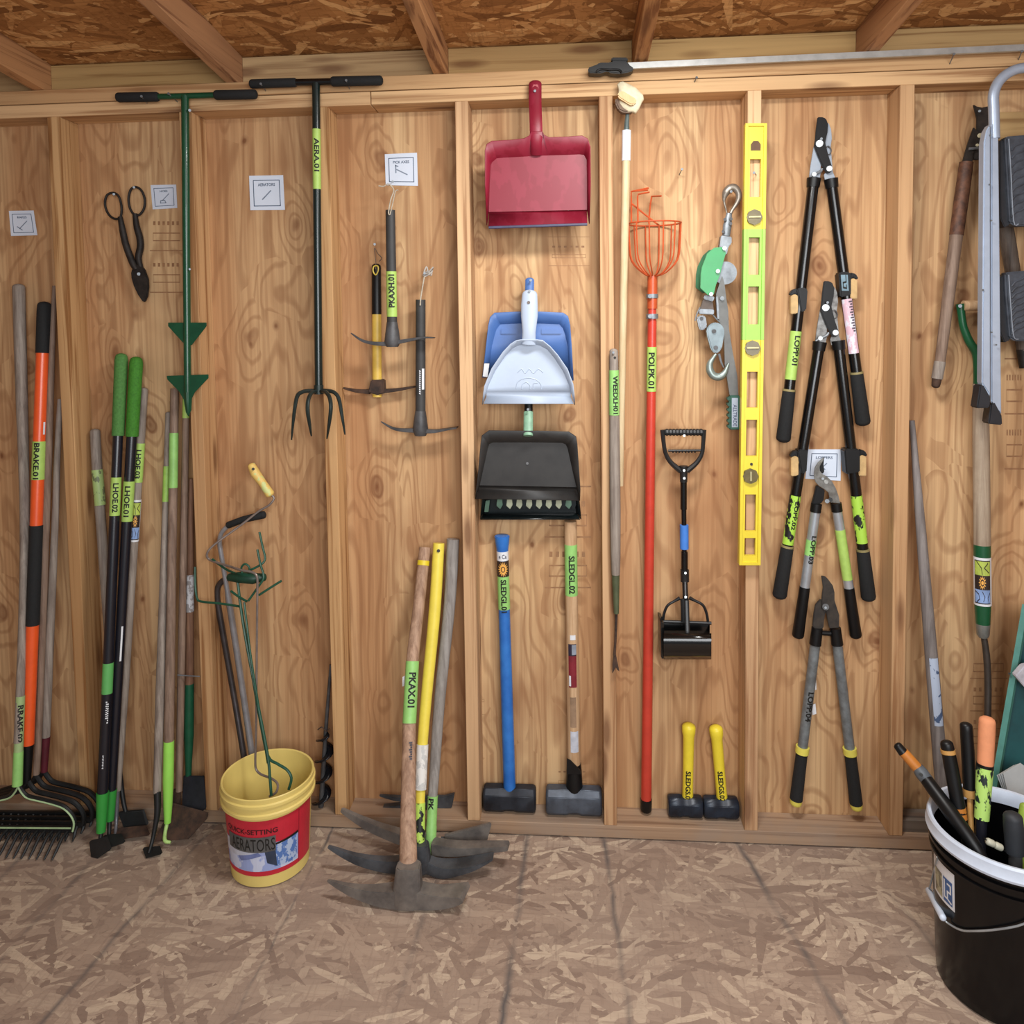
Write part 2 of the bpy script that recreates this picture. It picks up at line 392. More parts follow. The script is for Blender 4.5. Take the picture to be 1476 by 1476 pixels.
GLOSSBLACK = plain('gloss_black_tube', (11, 12, 14), 0.22, var=0.15, spec=0.6)
FOAM = plain('black_foam', (25, 27, 29), 0.85, bump=0.3, scale=160)
INK = plain('marker_ink', (18, 18, 16), 0.6, var=0.05)
TAPE = plain('lime_tape', (172, 208, 104), 0.5, var=0.08, scale=50)
TAPEG = plain('green_tape', (150, 208, 118), 0.5, var=0.08, scale=50)
WHITE = plain('white_label', (226, 230, 236), 0.55, var=0.06)
STEEL = plain('zinc_steel', (138, 144, 150), 0.45, 0.45, var=0.25, scale=40)
DSTEEL = plain('forged_steel', (92, 92, 94), 0.5, 0.3, var=0.3, scale=22, bump=0.15)
RUST = plain('rusty_iron', (82, 60, 48), 0.75, 0.2, dark=(48, 38, 34), scale=35, bump=0.3)
GREYWOOD = handle_wood('weathered_wood', (158, 148, 138), (112, 100, 92))
GREYWOOD2 = handle_wood('grey_brown_wood', (146, 124, 108), (104, 84, 72))
TANWOOD = handle_wood('ash_wood', (206, 174, 138), (172, 136, 100))
YELLOW = plain('yellow_plastic', (232, 208, 48), 0.45, var=0.1)
# ------------------------------------------------------------------ structure
PLY = 0.089; ZB = 0.042; ZT = 2.1556; ZP = ZT + 0.038; ZTT = ZP + 0.041
W0, W1 = -1.05, 3.55; YF = -2.75
floor = struct('floor')
m = MB().box((W0, YF, -0.02), (W1, 0.11, 0.0)); m.build('floor_board', M_floor, floor)
wall = struct('wall_back')
stud_x = [0.4064 * k - 0.019 for k in range(-3, 10)]
for x0, x1 in ((W0, -0.02), (-0.018, 1.2), (1.202, 2.42), (2.422, W1)):
    MB().box((x0, PLY, 0.0), (x1, PLY + 0.012, ZTT)).build('plywood_sheet', M_ply, wall)
jit = [0, 0, 0, 0.001, 0, 0.002, -0.001, 0, 0, 0.001, 0, 0, 0]
for k, x in enumerate(stud_x):
    if W0 < x < W1 - 0.05:
        MB().box((x - 0.019, 0.0 + jit[k], ZB), (x + 0.019, PLY, ZT)).build('stud', M_stud, wall, bevel=0.0015, segs=1)
MB().box((W0, 0.0, 0.004), (W1, PLY, ZB)).build('bottom_plate', M_sole, wall, bevel=0.0015, segs=1)
for a, b, z0, z1, dy in ((W0, 0.938, ZT, ZP - 0.001, 0), (0.94, W1, ZT, ZP - 0.001, 0.001), (W0, W1, ZP + 0.001, ZTT, 0.001)):
    MB().box((a, dy, z0), (b, PLY, z1)).build('top_plate', M_plate, wall, bevel=0.0015, segs=1)
# horizontal blocking by the ladder and a batten beside the right stud
MB().box((2.69, 0.060, 2.0), (2.823, PLY, 2.0889)).build('blocking', M_block, wall, bevel=0.001, segs=1)
MB().box((2.4386, 0.070, ZB), (2.470, PLY, ZT - 0.01)).build('batten', M_stud, wall, bevel=0.001, segs=1)
MB().box((2.445, 0.02, ZB), (2.80, 0.075, ZB + 0.036)).build('scrap_block', lumber('grey_scrap', 'x', (120, 110, 100), (86, 76, 70)), wall, bevel=0.001, segs=1)
ceil = struct('ceiling')
SL = 0.10                                              # the roof climbs gently away from the wall
def zr(y): return ZTT + 0.001 - SL * y
rx = [-0.655, -0.062, 0.530, 1.140, 1.702, 2.314, 2.91, 3.5]
for x in rx:
    mb = MB(); y0, y1 = 0.10, YF
    mb.ring_skin([[Vector((x - 0.019, y, zr(y))), Vector((x + 0.019, y, zr(y))), Vector((x + 0.019, y, zr(y) + 0.087)), Vector((x - 0.019, y, zr(y) + 0.087))] for y in (y0, 0.0, y1)])
    mb.build('rafter', M_rafter, ceil, bevel=0.0015, segs=1)
for a, b in zip(rx[:-1], rx[1:]):
    MB().box((a + 0.0195, 0.035, ZTT), (b - 0.0195, 0.073, ZTT + 0.081)).build('blocking', M_block, ceil, bevel=0.001, segs=1)
mb = MB()
mb.ring_skin([[Vector((W0, y, zr(y) + 0.0875)), Vector((W1, y, zr(y) + 0.0875)), Vector((W1, y, zr(y) + 0.1)), Vector((W0, y, zr(y) + 0.1))] for y in (0.12, YF)])
mb.build('roof_board', M_deck, ceil)
for nm, x0, x1 in (('wall_left', W0 - 0.012, W0), ('wall_right', W1, W1 + 0.012)):
    o = MB().box((x0, YF, 0), (x1, 0.1, ZTT + 0.4)).build(nm, M_ply); o['kind'] = 'structure'
# ------------------------------------------------------------------ generic builders
def pp(pts, Y): return [P(x, y, Y) for x, y in pts]
def cv(ox, oy, sc, pts): return [(ox + x / sc, oy + y / sc) for x, y in pts]     # photo detail coordinates
def bar(name, a, b, w, m, par, Ya, Yb=None, n=14, dome=0, w2=None, flat=None, **k):
    Yb = Ya if Yb is None else Yb
    A, B = P(a[0], a[1], Ya), P(b[0], b[1], Yb)
    r = [w / 2 * S(Ya), (w if w2 is None else w2) / 2 * S(Yb)]
    return MB().tube([A, B], r, n, dome=dome, flat=flat).build(name, m, par, **k)
def wire(name, pts, Ys, w, m, par, n=8, sub=6, closed=False, **k):
    if not isinstance(Ys, (list, tuple)): Ys = [Ys] * len(pts)
    Q = [P(x, y, Y) for (x, y), Y in zip(pts, Ys)]
    if sub: Q = smooth_path(Q, sub, closed)
    r = w / 2 * S(Ys[0]) if not isinstance(w, (list, tuple)) else [wi / 2 * S(Ys[0]) for wi in w]
    if isinstance(r, list) and len(r) != len(Q):
        L = len(r) - 1; r = [r[min(int(i * L / (len(Q) - 1)), L - 1)] * (1 - (i * L / (len(Q) - 1)) % 1) + r[min(int(i * L / (len(Q) - 1)) + 1, L)] * ((i * L / (len(Q) - 1)) % 1) if i < len(Q) - 1 else r[-1] for i in range(len(Q))]
    return MB().tube(Q, r, n, closed=closed).build(name, m, par, **k)
def plate(name, pts, Y, t, m, par, bevel=0.0008, **k):
    return MB().prism(pp(pts, Y), t).build(name, m, par, bevel=bevel, **k)
def sleeve(name, A, B, y0, y1, r, m, par, n=18, grow=0.0004, **k):
    a, b = at_y(A, B, y0), at_y(A, B, y1)
    return MB().tube([a, b], r + grow, n).build(name, m, par, **k)
def nail(x, y, Y0, Y1, dx=3, dy=6, label=None):
    "bent nail: shaft from the wood to its head"
    t = thing('nail', label, 'nail', P(x, y, Y0), 'hanging nails')
    A, B = P(x, y, Y0), P(x - dx, y - dy, Y1); r = 0.0014
    MB().tube([A, B], r, 8).build('shaft', STEEL, t)
    d = (B - A).normalized()
    MB().tube([B, B + d * 0.0015], 0.0036, 10).build('head', STEEL, t)
    return t
# ------------------------------------------------------------------ paper signs
CARDM = plain('white_card', (214, 224, 240), 0.6, var=0.04, scale=8); PRINT = plain('print_ink', (70, 86, 110), 0.6, var=0.05)
def sign(label, quad, title, icon):
    Y = 0.0875; q = pp(quad, Y)
    t = thing('paper_sign', label, 'sign', (q[2] + q[3]) / 2, 'tool picture cards')
    MB().prism(q, 0.001).build('card', CARDM, t)
    fn = lambda u, v: (q[3] * (1 - u) + q[2] * u) * (1 - v) + (q[0] * (1 - u) + q[1] * u) * v + Vector((0, -0.0004, 0))
    print_on('frame_print', stroke_geo([(.12, .12), (.88, .12), (.88, .86), (.12, .86)], 0.022, True), fn, PRINT, t)
    vs, fs = text_geo(title, 0.02)
    w = min(0.5, 0.075 * len(title))
    print_on('title_print', ([(0.5 + (a - 0.5) * w, 0.69 + b * 0.085) for a, b in vs], fs), fn, PRINT, t)
    print_on('picture_print', join_geo(*[stroke_geo(s, 0.035) for s in icon]), fn, plain('grey_print', (128, 140, 158), 0.6, var=0.05), t)
sign('white paper card with a rake picture, leftmost on the plywood', [(12.8, 304), (48.2, 303.4), (53.7, 339), (15.9, 340)], 'RAKES', [[(.68, .58), (.36, .28)], [(.28, .36), (.46, .22)]])
sign('white paper card with a hoe picture beside the iron snips', [(217, 266.8), (253.7, 265.9), (255.5, 299.7), (220, 301.8)], 'HOES', [[(.70, .62), (.42, .34)], [(.36, .34), (.52, .34), (.56, .24), (.34, .24), (.36, .34)]])
sign('larger white paper card left of the black claw cultivator', [(359, 253.4), (408, 252.4), (410.6, 302.5), (360.8, 303)], 'AERATORS', [[(.62, .56), (.42, .36)], [(.42, .36), (.37, .31)]])
sign('white paper card above the hand pickaxes', [(554.6, 222.3), (601, 220), (602.4, 267.9), (556, 267)], 'PICK AXES', [[(.36, .50), (.68, .34)], [(.33, .64), (.33, .40)], [(.33, .62), (.40, .60)]])
sign('white paper card behind the loppers', [(1165, 647.7), (1212.6, 647.7), (1211.6, 693), (1160.8, 690)], 'LOPPERS', [[(.34, .54), (.54, .34)], [(.40, .34), (.58, .54)]])
# ------------------------------------------------------------------ iron snips
c4 = lambda pts: cv(0, 250, 3.28, pts)
IRON = plain('blackened_iron', (52, 47, 44), 0.6, 0.45, dark=(34, 30, 28), scale=40, bump=0.2)
t = thing('tin_snips', 'long dark iron tin snips hanging on two nails', 'snips', P(207, 432, 0.075))
for side, (ring, arm) in {'l': ([(497, 150), (505, 105), (535, 92), (562, 110), (575, 160), (570, 205), (545, 215), (515, 195)], [(568, 205), (580, 270), (596, 340), (628, 425), (645, 455)]),
                          'r': ([(608, 120), (618, 78), (640, 64), (668, 80), (684, 120), (681, 165), (660, 195), (635, 195), (615, 165)], [(638, 190), (646, 250), (660, 300), (664, 345), (655, 400), (668, 455)])}.items():
    wire('finger_loop', c4(ring), 0.066 if side == 'l' else 0.072, 3.6, IRON, t, closed=True)
    wire('handle_arm', c4(arm), 0.066 if side == 'l' else 0.072, [7, 9.5, 10, 10, 7.5], IRON, t, n=10)
plate('blade', c4([(618, 470), (628, 436), (648, 428), (676, 445), (697, 495), (701, 535), (696, 575), (684, 606), (674, 607), (650, 572), (630, 530), (620, 495)]), 0.064, 0.007, IRON, t, bevel=0.002)
plate('blade', c4([(628, 480), (640, 440), (660, 432), (684, 452), (701, 500), (703, 540), (698, 580), (686, 608), (676, 606), (655, 575), (640, 530)]), 0.0715, 0.006, IRON, t, bevel=0.002)
MB().tube([P(200, 395, 0.062), P(200, 395, 0.08)], 0.005, 12).build('pivot_bolt', STEEL, t)
nail(164, 282, 0.089, 0.055, 0, 2, 'short nail through the left loop of the iron snips'); nail(193, 272, 0.089, 0.058, 0, 2, 'short nail through the right loop of the iron snips')
# ------------------------------------------------------------------ green T-handled planter
GREEN = plain('dark_green_paint', (14, 74, 48), 0.3, var=0.15, coat=0.2)
t = thing('stand_up_weeder', 'dark green T-handled tool with two triangular foot blades', 'garden tool', P(272, 600, -0.03))
bar('crossbar', (222, 139.5), (316, 137), 8.5, GREEN, t, -0.03)
bar('grip', (171, 140.5), (226, 139.5), 14, FOAM, t, -0.03, dome=2); bar('grip', (312, 137), (367, 136), 14, FOAM, t, -0.03, dome=2)
bar('stem', (266.8, 138), (270.5, 565), 11.5, GREEN, t, -0.03, w2=10.5)
plate('foot_blade', c4([(794, 705), (975, 705), (975, 722), (905, 812), (875, 812), (794, 722)]), -0.034, 0.004, GREEN, t)
plate('foot_blade', c4([(787, 957), (984, 950), (984, 968), (920, 1035), (905, 1065), (903, 1120), (890, 1148), (878, 1130), (868, 1070), (845, 1030), (790, 974)]), -0.034, 0.004, GREEN, t)
wire('tip', [(270.5, 560), (271, 585), (272, 600)], -0.03, [10.5, 8, 2], GREEN, t, sub=3)
MB().tube([P(273.5, 159, -0.036), P(273.5, 159, -0.044)], 0.004, 10).build('bolt', STEEL, t)
MB().tube([P(273.5, 388, -0.036), P(273.5, 388, -0.042)], 0.003, 10).build('bolt', STEEL, t)
nail(212, 149, 0.0, -0.055, 8, 10, 'bent nail at the left grip of the green T-handled tool'); nail(256, 147, 0.0, -0.05, 13, 12, 'bent nail under the bar of the green T-handled tool')
# ------------------------------------------------------------------ black claw cultivator
c8 = lambda pts: cv(400, 180, 3.073, pts)
t = thing('claw_cultivator', 'black T-handled claw cultivator with lime tape reading AERA.01', 'garden tool', P(460, 630, -0.03))
bar('crossbar', (420, 119), (495, 117.5), 10, GLOSSBLACK, t, -0.03)
bar('grip', (363, 121), (425, 119), 13, FOAM, t, -0.03, dome=2); bar('grip', (480, 117.5), (548, 116), 14, FOAM, t, -0.03, dome=2)
A, B = P(455.5, 120, -0.03), P(459.5, 563, -0.03); r = 5.8 * S(-0.03)
MB().tube([A, B], r, 16).build('stem', plain('black_green_paint', (16, 34, 34), 0.25, var=0.1, spec=0.6), t)
tp = sleeve('tape', A, B, 186.5, 273, r, TAPE, t)
wrap_text('AERA.01', at_y(A, B, 200), at_y(A, B, 248), r + 0.0004, 7.5, INK, tp)
CLAW = plain('dark_claw_steel', (40, 52, 50), 0.4, 0.3, var=0.2)
for k, (pts, ys) in enumerate([([(186, 1178), (140, 1178), (108, 1184), (86, 1206), (72, 1290), (62, 1395)], [-.03, -.035, -.04, -.045, -.055, -.05]),
                  ([(178, 1180), (152, 1186), (136, 1220), (134, 1270), (142, 1325), (150, 1378)], [-.03, -.07, -.10, -.11, -.10, -.08]),
                  ([(186, 1180), (214, 1184), (232, 1212), (236, 1260), (228, 1330), (219, 1390)], [-.03, -.07, -.10, -.11, -.10, -.08]),
                  ([(180, 1178), (220, 1178), (252, 1186), (272, 1215), (286, 1290), (299, 1372)], [-.03, -.035, -.04, -.045, -.055, -.05])]):
    wire('tine', c8(pts), ys, [5.5, 6, 6, 6, 5, 2], CLAW, t, n=8)
MB().tube([P(459.3, 555, -0.03), P(459.6, 568, -0.03)], 7 * S(-.03), 14).build('socket', CLAW, t)
nail(504, 128, 0.0, -0.05, 5, 12, 'bent nail under the right grip of the black claw cultivator'); nail(383, 131, 0.0, -0.05, 7, 10, 'bent nail under the left grip of the black claw cultivator')
# ------------------------------------------------------------------ three hand pickaxes
def pick_arm(name, pts, Y, ws, hs, m, par):
    Q = smooth_path([P(x, y, Y) for x, y in c8(pts)], 4); N = len(Q) - 1; L = len(ws) - 1
    f = lambda arr, i: (lambda q: arr[min(int(q), L - 1)] + (arr[min(int(q) + 1, L)] - arr[min(int(q), L - 1)]) * (q - min(int(q), L - 1)))(i * L / N)
    loops = []
    for i, q in enumerate(Q):
        d = (Q[min(i + 1, N)] - Q[max(i - 1, 0)]).normalized(); u = d.cross(Vector((0, 1, 0))).normalized()
        h = f(hs, i) / 2; w = f(ws, i) / 2
        loops.append([q + u * h + Vector((0, -w, 0)), q - u * h + Vector((0, -w, 0)), q - u * h + Vector((0, w, 0)), q + u * h + Vector((0, w, 0))])
    return MB().ring_skin(loops).build(name, m, par, bevel=0.001)
TWINE = plain('twine', (196, 186, 168), 0.8, var=0.2, scale=90)
Y = 0.065
t = thing('hand_pickaxe', 'small hand pickaxe with yellow and black handle and rusty head', 'pickaxe', P(543, 576, Y), 'hand pickaxes')
A, B = P(542.4, 384, Y), P(543.6, 572, Y); r = 7.2 * S(Y)
MB().tube([A, at_y(A, B, 453)], [r * .95, r], 16, dome=1, flat=(1, .8)).build('grip', BLACK, t)
MB().tube([at_y(A, B, 453), B], [r * .95, r * .98], 16, flat=(1, .8)).build('handle', plain('yellow_handle', (222, 186, 84), 0.45, var=0.1), t)
wire('hang_ring', c8([(423, 640), (428, 626), (444, 626), (446, 645), (436, 664), (426, 655)]), Y - .013, 2, plain('yellow_ring', (226, 200, 80), 0.4), t, closed=True)
plate('head', c8([(400, 1185), (412, 1130), (468, 1128), (472, 1190), (440, 1197)]), Y - 0.016, 0.032, RUST, t, bevel=0.003)
pick_arm('pick_point', [(410, 1182), (350, 1178), (290, 1165)], Y, [.02, .014, .006], [.014, .010, .005], RUST, t)
pick_arm('adze_blade', [(465, 1180), (540, 1172), (620, 1158), (640, 1160)], Y, [.018, .02, .026, .028], [.013, .009, .004, .002], RUST, t)
wire('hanging_twine', c8([(434, 640), (436, 612), (432, 575), (430, 545), (446, 572), (462, 590), (450, 605)]), Y - .012, 1.2, plain('brown_twine', (120, 100, 84), .8), t)
Y = 0.0
t = thing('hand_pickaxe', 'black hand pickaxe with lime tape reading PKAXH.01', 'pickaxe', P(566, 499, Y), 'hand pickaxes')
A, B = P(562.6, 303, Y), P(565.6, 498, Y); r = 7.4 * S(Y)
HB = plain('charcoal_rubber', (58, 58, 58), 0.6, var=0.15)
MB().tube([A, B], [r * .95, r * 1.05], 16, flat=(1, .85)).build('handle', HB, t)
tp = MB().tube([at_y(A, B, 391.5), at_y(A, B, 456.6)], r * 1.05, 16, flat=(1, .88)).build('tape', TAPE, t)
wrap_text('PKAXH.01', at_y(A, B, 396), at_y(A, B, 443), r * 1.06, 9, INK, tp, down=False)
MB().tube([P(565, 464, Y), P(565.4, 478, Y), P(565.5, 494, Y), P(565.6, 500, Y)], [r * 1.05, r * 1.35, r * 1.6, r * 1.15], 18, flat=(1, .9)).build('head', DSTEEL, t)
pick_arm('pick_point', [(485, 970), (430, 968), (375, 955), (325, 922)], Y, [.022, .016, .01, .004], [.013, .010, .007, .003], DSTEEL, t)
pick_arm('adze_blade', [(535, 962), (590, 952), (650, 942), (694, 943)], Y, [.02, .026, .034, .042], [.012, .009, .005, .003], DSTEEL, t)
wire('hanging_twine', c8([(496, 400), (492, 385), (502, 330), (515, 292), (505, 272), (488, 262), (470, 272), (448, 270)]), Y - .016, 1.8, TWINE, t)
wire('hanging_twine', c8([(498, 398), (512, 340), (522, 295), (535, 288)]), Y - .014, 1.6, TWINE, t)
Y = 0.036
t3 = thing('hand_pickaxe', 'black hand pickaxe hung lowest with white label on the handle', 'pickaxe', P(606, 628, Y), 'hand pickaxes')
A, B = P(606.3, 432, Y), P(606.0, 626, Y); r = 7.6 * S(Y)
MB().tube([A, B], [r * .95, r * 1.0], 16, flat=(1, .85)).build('handle', HB, t3)
st = print_on('sticker', rect_geo(0, 0, 1, 1), wrap_fn(at_y(A, B, 531), at_y(A, B, 561), r * .93, .008, .008), WHITE, t3, cuts=4)
print_on('small_print', join_geo(*[stroke_geo([(k / 12, .1), (k / 12 + .03, .9)], .05) for k in range(12)]), wrap_fn(at_y(A, B, 534), at_y(A, B, 569), r * .95, .005, -.002), WHITE, t3, cuts=4)
MB().tube([P(606, 592, Y), P(606, 606, Y), P(606, 620, Y), P(606, 628, Y)], [r * 1.02, r * 1.3, r * 1.55, r * 1.1], 18, flat=(1, .9)).build('head', DSTEEL, t3)
pick_arm('pick_point', [(610, 1352), (560, 1352), (510, 1343), (458, 1314)], Y, [.022, .016, .01, .004], [.013, .010, .007, .003], DSTEEL, t3)
pick_arm('adze_blade', [(655, 1356), (700, 1356), (750, 1348), (798, 1340)], Y, [.02, .026, .034, .042], [.012, .009, .005, .003], DSTEEL, t3)
wire('hanging_twine', c8([(632, 800), (634, 770), (642, 720), (650, 672)]), Y - .014, 2, TWINE, t3)
random.seed(3)
Q = [P(618 + random.uniform(-8, 8), 391 + random.uniform(-7, 7), Y - .01 + random.uniform(-.012, .012)) for _ in range(14)]
MB().tube(smooth_path(Q, 4), 1.1 * S(Y), 6).build('crumpled_wrap', plain('crumpled_wrap', (190, 184, 176), .3, var=.1), t3)
for x, y, l in ((540, 352, 'nail holding the yellow-handled hand pickaxe'), (566, 262, 'nail holding the PKAXH.01 pickaxe twine'), (612, 394, 'nail holding the lowest hand pickaxe')):
    nail(x, y, 0.089, 0.012, 0, 0, l)
# ------------------------------------------------------------------ dustpans
def pan(par, rim, base, Yr, Yb, m, lip=None, solid=0.0022, name='pan'):
    """scoop: rim loop (points, nearer the room) sinking to the flat base; both loops run from the
    lower left corner round the top to the lower right; the lower side is open"""
    R = [P(x, y, Yr if not isinstance(Yr, list) else Yr[i]) for i, (x, y) in enumerate(rim)]
    Bp = [P(x, y, Yb) for x, y in base]
    N = len(R); mb = MB(); mb.v = R + Bp
    for i in range(N - 1): mb.f.append((i, i + 1, N + i + 1, N + i))
    mb.f.append(tuple(range(N, 2 * N)))
    if lip:
        k = len(mb.v); mb.v += [P(x, y, Yy) for x, y, Yy in lip]
        mb.f.append((N, 2 * N - 1, k + 1, k)); 
        if len(lip) == 4: mb.f.append((k, k + 1, k + 3, k + 2))
    return mb.build(name, m, par, solid=solid, angle=25)
cR = lambda pts: cv(660, 100, 4.918, pts); cD = lambda pts: cv(660, 380, 3.69, pts)
RED = flaky('red_plastic', (126, 20, 42), (134, 28, 50), .5, 18, .45)
t = thing('dustpan', 'red plastic dustpan hanging highest, on the top plate', 'dustpan', P(776, 326, -0.03), 'dustpans')
rim = cR([(205, 1105), (193, 800), (193, 575), (205, 530), (240, 508), (380, 500), (470, 490), (505, 470), (520, 440), (600, 440), (612, 466), (645, 482), (770, 478), (880, 470), (920, 492), (938, 550), (940, 800), (932, 1095)])
inn = cR([(218, 1010), (225, 800), (232, 680), (240, 660), (275, 630), (330, 625), (400, 622), (470, 618), (520, 614), (590, 612), (640, 610), (700, 608), (780, 606), (860, 602), (895, 606), (914, 640), (917, 800), (917, 995)])
pan(t, rim, inn, [-0.024] + [-0.060] * 16 + [-0.024], -0.012, RED, lip=[(705, 308.5, -0.005), (846, 306, -0.005), (704, 327.5, -0.022), (846.5, 323, -0.022)])
MB().tube(smooth_path([P(771.5, 121, -0.022), P(771.5, 150, -0.034), P(772.5, 178, -0.048), P(773, 205, -0.045), P(773, 222, -0.020)], 4), [9.2 * S(-.03)] * 12 + [8 * S(-.03)] * 5, 14, dome=1, flat=(1, .45)).build('handle', RED, t)
plate('grip_recess', [(766.5, 126), (769, 121.5), (775, 121.5), (777, 127), (776, 140), (773, 148), (769, 146), (767, 138)], -0.0318, 0.003, plain('red_inset', (190, 92, 100), .4), t)
MB().tube([P(704.5, 328, -.022), P(846.5, 323.4, -.022)], 0.004, 8, flat=(1, .8)).build('lip_seal', plain('dark_seal', (62, 62, 92), .5), t)
t2 = nail(771, 131, 0.0, -0.04, 0, 0, 'nail head in the handle of the red dustpan')
BLUE = plain('blue_plastic', (78, 114, 176), .36, var=.08, scale=8)
t = thing('dustpan', 'blue plastic dustpan hanging behind the pale grey one', 'dustpan', P(760, 546, 0.06), 'dustpans')
rim = cD([(130, 606), (150, 440), (162, 330), (172, 285), (195, 262), (330, 256), (430, 256), (560, 262), (585, 280), (596, 330), (604, 440), (614, 622)])
inn = cD([(160, 606), (180, 440), (195, 380), (205, 350), (225, 322), (330, 318), (430, 318), (540, 322), (560, 345), (572, 380), (584, 440), (596, 622)])
pan(t, rim, inn, [.05] + [.028] * 10 + [.05], .066, BLUE)
for x0, x1 in ((225, 318), (440, 552)):
    plate('raised_panel', cD([(x0, 345), (x1, 345), (x1, 378), (x0, 378)]), .060, .008, BLUE, t, bevel=.003)
bar('handle', (763.5, 404), (762.5, 462), 13, BLUE, t, 0.030, dome=1, flat=(1, .5))
plate('price_tag', cD([(140, 530), (168, 530), (158, 604), (132, 600)]), .038, .0008, WHITE, t)
nail(765, 405, 0.089, 0.012, 0, 1, 'nail head at the top of the blue dustpan')
GREYP = plain('pale_grey_plastic', (178, 192, 212), .38, var=.05, scale=8)
t = thing('dustpan', 'pale grey fan-shaped dustpan in front of the blue one', 'dustpan', P(762, 583, -0.01), 'dustpans')
rim = cD([(130, 750), (136, 690), (142, 650), (180, 558), (240, 470), (280, 428), (310, 409), (335, 405), (420, 405), (450, 408), (490, 440), (530, 485), (582, 560), (612, 640), (618, 690), (622, 752)])
inn = cD([(152, 680), (158, 660), (166, 640), (198, 570), (252, 490), (290, 450), (318, 436), (340, 430), (415, 430), (440, 436), (478, 458), (514, 502), (562, 575), (590, 640), (597, 660), (602, 680)])
pan(t, rim, inn, [-.010] + [-.030] * 14 + [-.010], .002, GREYP, lip=[(701, 572, .006), (823, 572, .006), (697, 582, -.008), (827, 582, -.008)])
MB().tube([P(763.5, 424, -.010), P(763, 440, -.016), P(763, 455, -.020), P(762.5, 478, -.026), P(762, 496, -.018)], [10.8 * S(0), 12 * S(0), 12 * S(0), 9.5 * S(0), 10 * S(0)], 16, dome=1, flat=(1, .42)).build('handle', GREYP, t)
MB().tube([P(762, 436, -.0245), P(762, 436, -.027)], .0045, 12, flat=(1, 1)).build('hang_hole', plain('hole_dark', (120, 112, 108), .8), t)
for pts in ([(744, 560), (746, 551), (754, 546), (764, 545), (774, 548), (780, 555), (780, 561)], [(752, 561), (753, 554), (759, 551), (764, 556), (764, 561)], [(769, 561), (769, 553), (775, 552)], [(746, 537), (752, 532), (757, 538), (763, 532), (769, 538), (776, 532), (783, 537)]):
    wire('moulded_ridge', pts, .0012, 1.4, GREYP, t, n=6)
nail(763, 420, 0.089, -0.02, 0, 0, 'nail head at the top of the pale grey dustpan')
# dark comb dustpan at the back, then the dark grey one in front
DG = plain('dark_grey_plastic', (48, 47, 46), .5, dark=(37, 36, 36), scale=14, bump=.1)
BK = plain('black_green_plastic', (24, 32, 34), .25, var=.2)
t = thing('dustpan', 'black dustpan with comb teeth, mostly hidden behind the dark grey one', 'dustpan', P(764, 748, .05), 'dustpans')
rim = cD([(120, 1360), (133, 1200), (150, 1000), (320, 985), (440, 985), (600, 1000), (640, 1200), (655, 1360)])
inn = cD([(140, 1330), (160, 1200), (175, 1030), (320, 1020), (440, 1020), (580, 1030), (612, 1200), (630, 1330)])
pan(t, rim, inn, [.040] + [.024] * 6 + [.040], .074, BK, lip=[(697, 741, .060), (832, 741, .060), (692.5, 748.6, .030), (836, 748.6, .030)])
COMB = plain('cream_comb', (190, 196, 168), .5)
for k in range(8):
    x = 717 + k * 14.2
    plate('comb_tooth', [(x, 717), (x + 6.5, 717), (x + 7.5, 728), (x + 4, 734), (x - 1.5, 729)], .045, .006, COMB if k % 7 else plain('green_mark', (96, 130, 110), .4), t, bevel=.001)
    plate('comb_gap', [(x + 7, 718), (x + 13.5, 718), (x + 14, 728), (x + 10.5, 735), (x + 6.5, 729)], .047, .006, BK, t, bevel=.001)
plate('side_mark', [(700, 722), (706, 721), (704, 738), (698, 738)], .052, .004, plain('green_mark', (96, 130, 110), .4), t)
t = thing('dustpan', 'dark grey dustpan with a pale green handle', 'dustpan', P(760, 722, -.01), 'dustpans')
rim = cD([(92, 1252), (98, 1200), (108, 1120), (122, 960), (128, 915), (165, 888), (330, 890), (430, 890), (590, 894), (628, 920), (634, 960), (645, 1120), (650, 1200), (648, 1262)])
inn = cD([(115, 1178), (122, 1150), (135, 1090), (158, 985), (165, 960), (185, 950), (330, 950), (430, 950), (555, 952), (575, 962), (585, 985), (608, 1090), (622, 1150), (632, 1188)])
pan(t, rim, inn, [-.016] + [-.040] * 12 + [-.016], -.002, DG, lip=[(688, 707, .006), (832, 709, .006), (685.5, 719, -.012), (835, 721.5, -.012)])
MB().tube([P(761.6, 594, .002), P(761.4, 612, -.02), P(761.2, 628, -.036)], [6.8 * S(0)] * 3, 12, flat=(1, .6)).build('handle', plain('mint_plastic', (136, 178, 150), .5), t)
MB().tube([P(762, 580, .014), P(761.7, 596, .004)], 6 * S(0), 12, flat=(1, .6)).build('hook', BLACK, t)
MB().tube([P(760, 668, -.002), P(760, 668, -.005)], .004, 10).build('rivet', DSTEEL, t)
nail(761, 590, 0.089, -0.022, 0, 0, 'nail head in the hook of the dark grey dustpan')
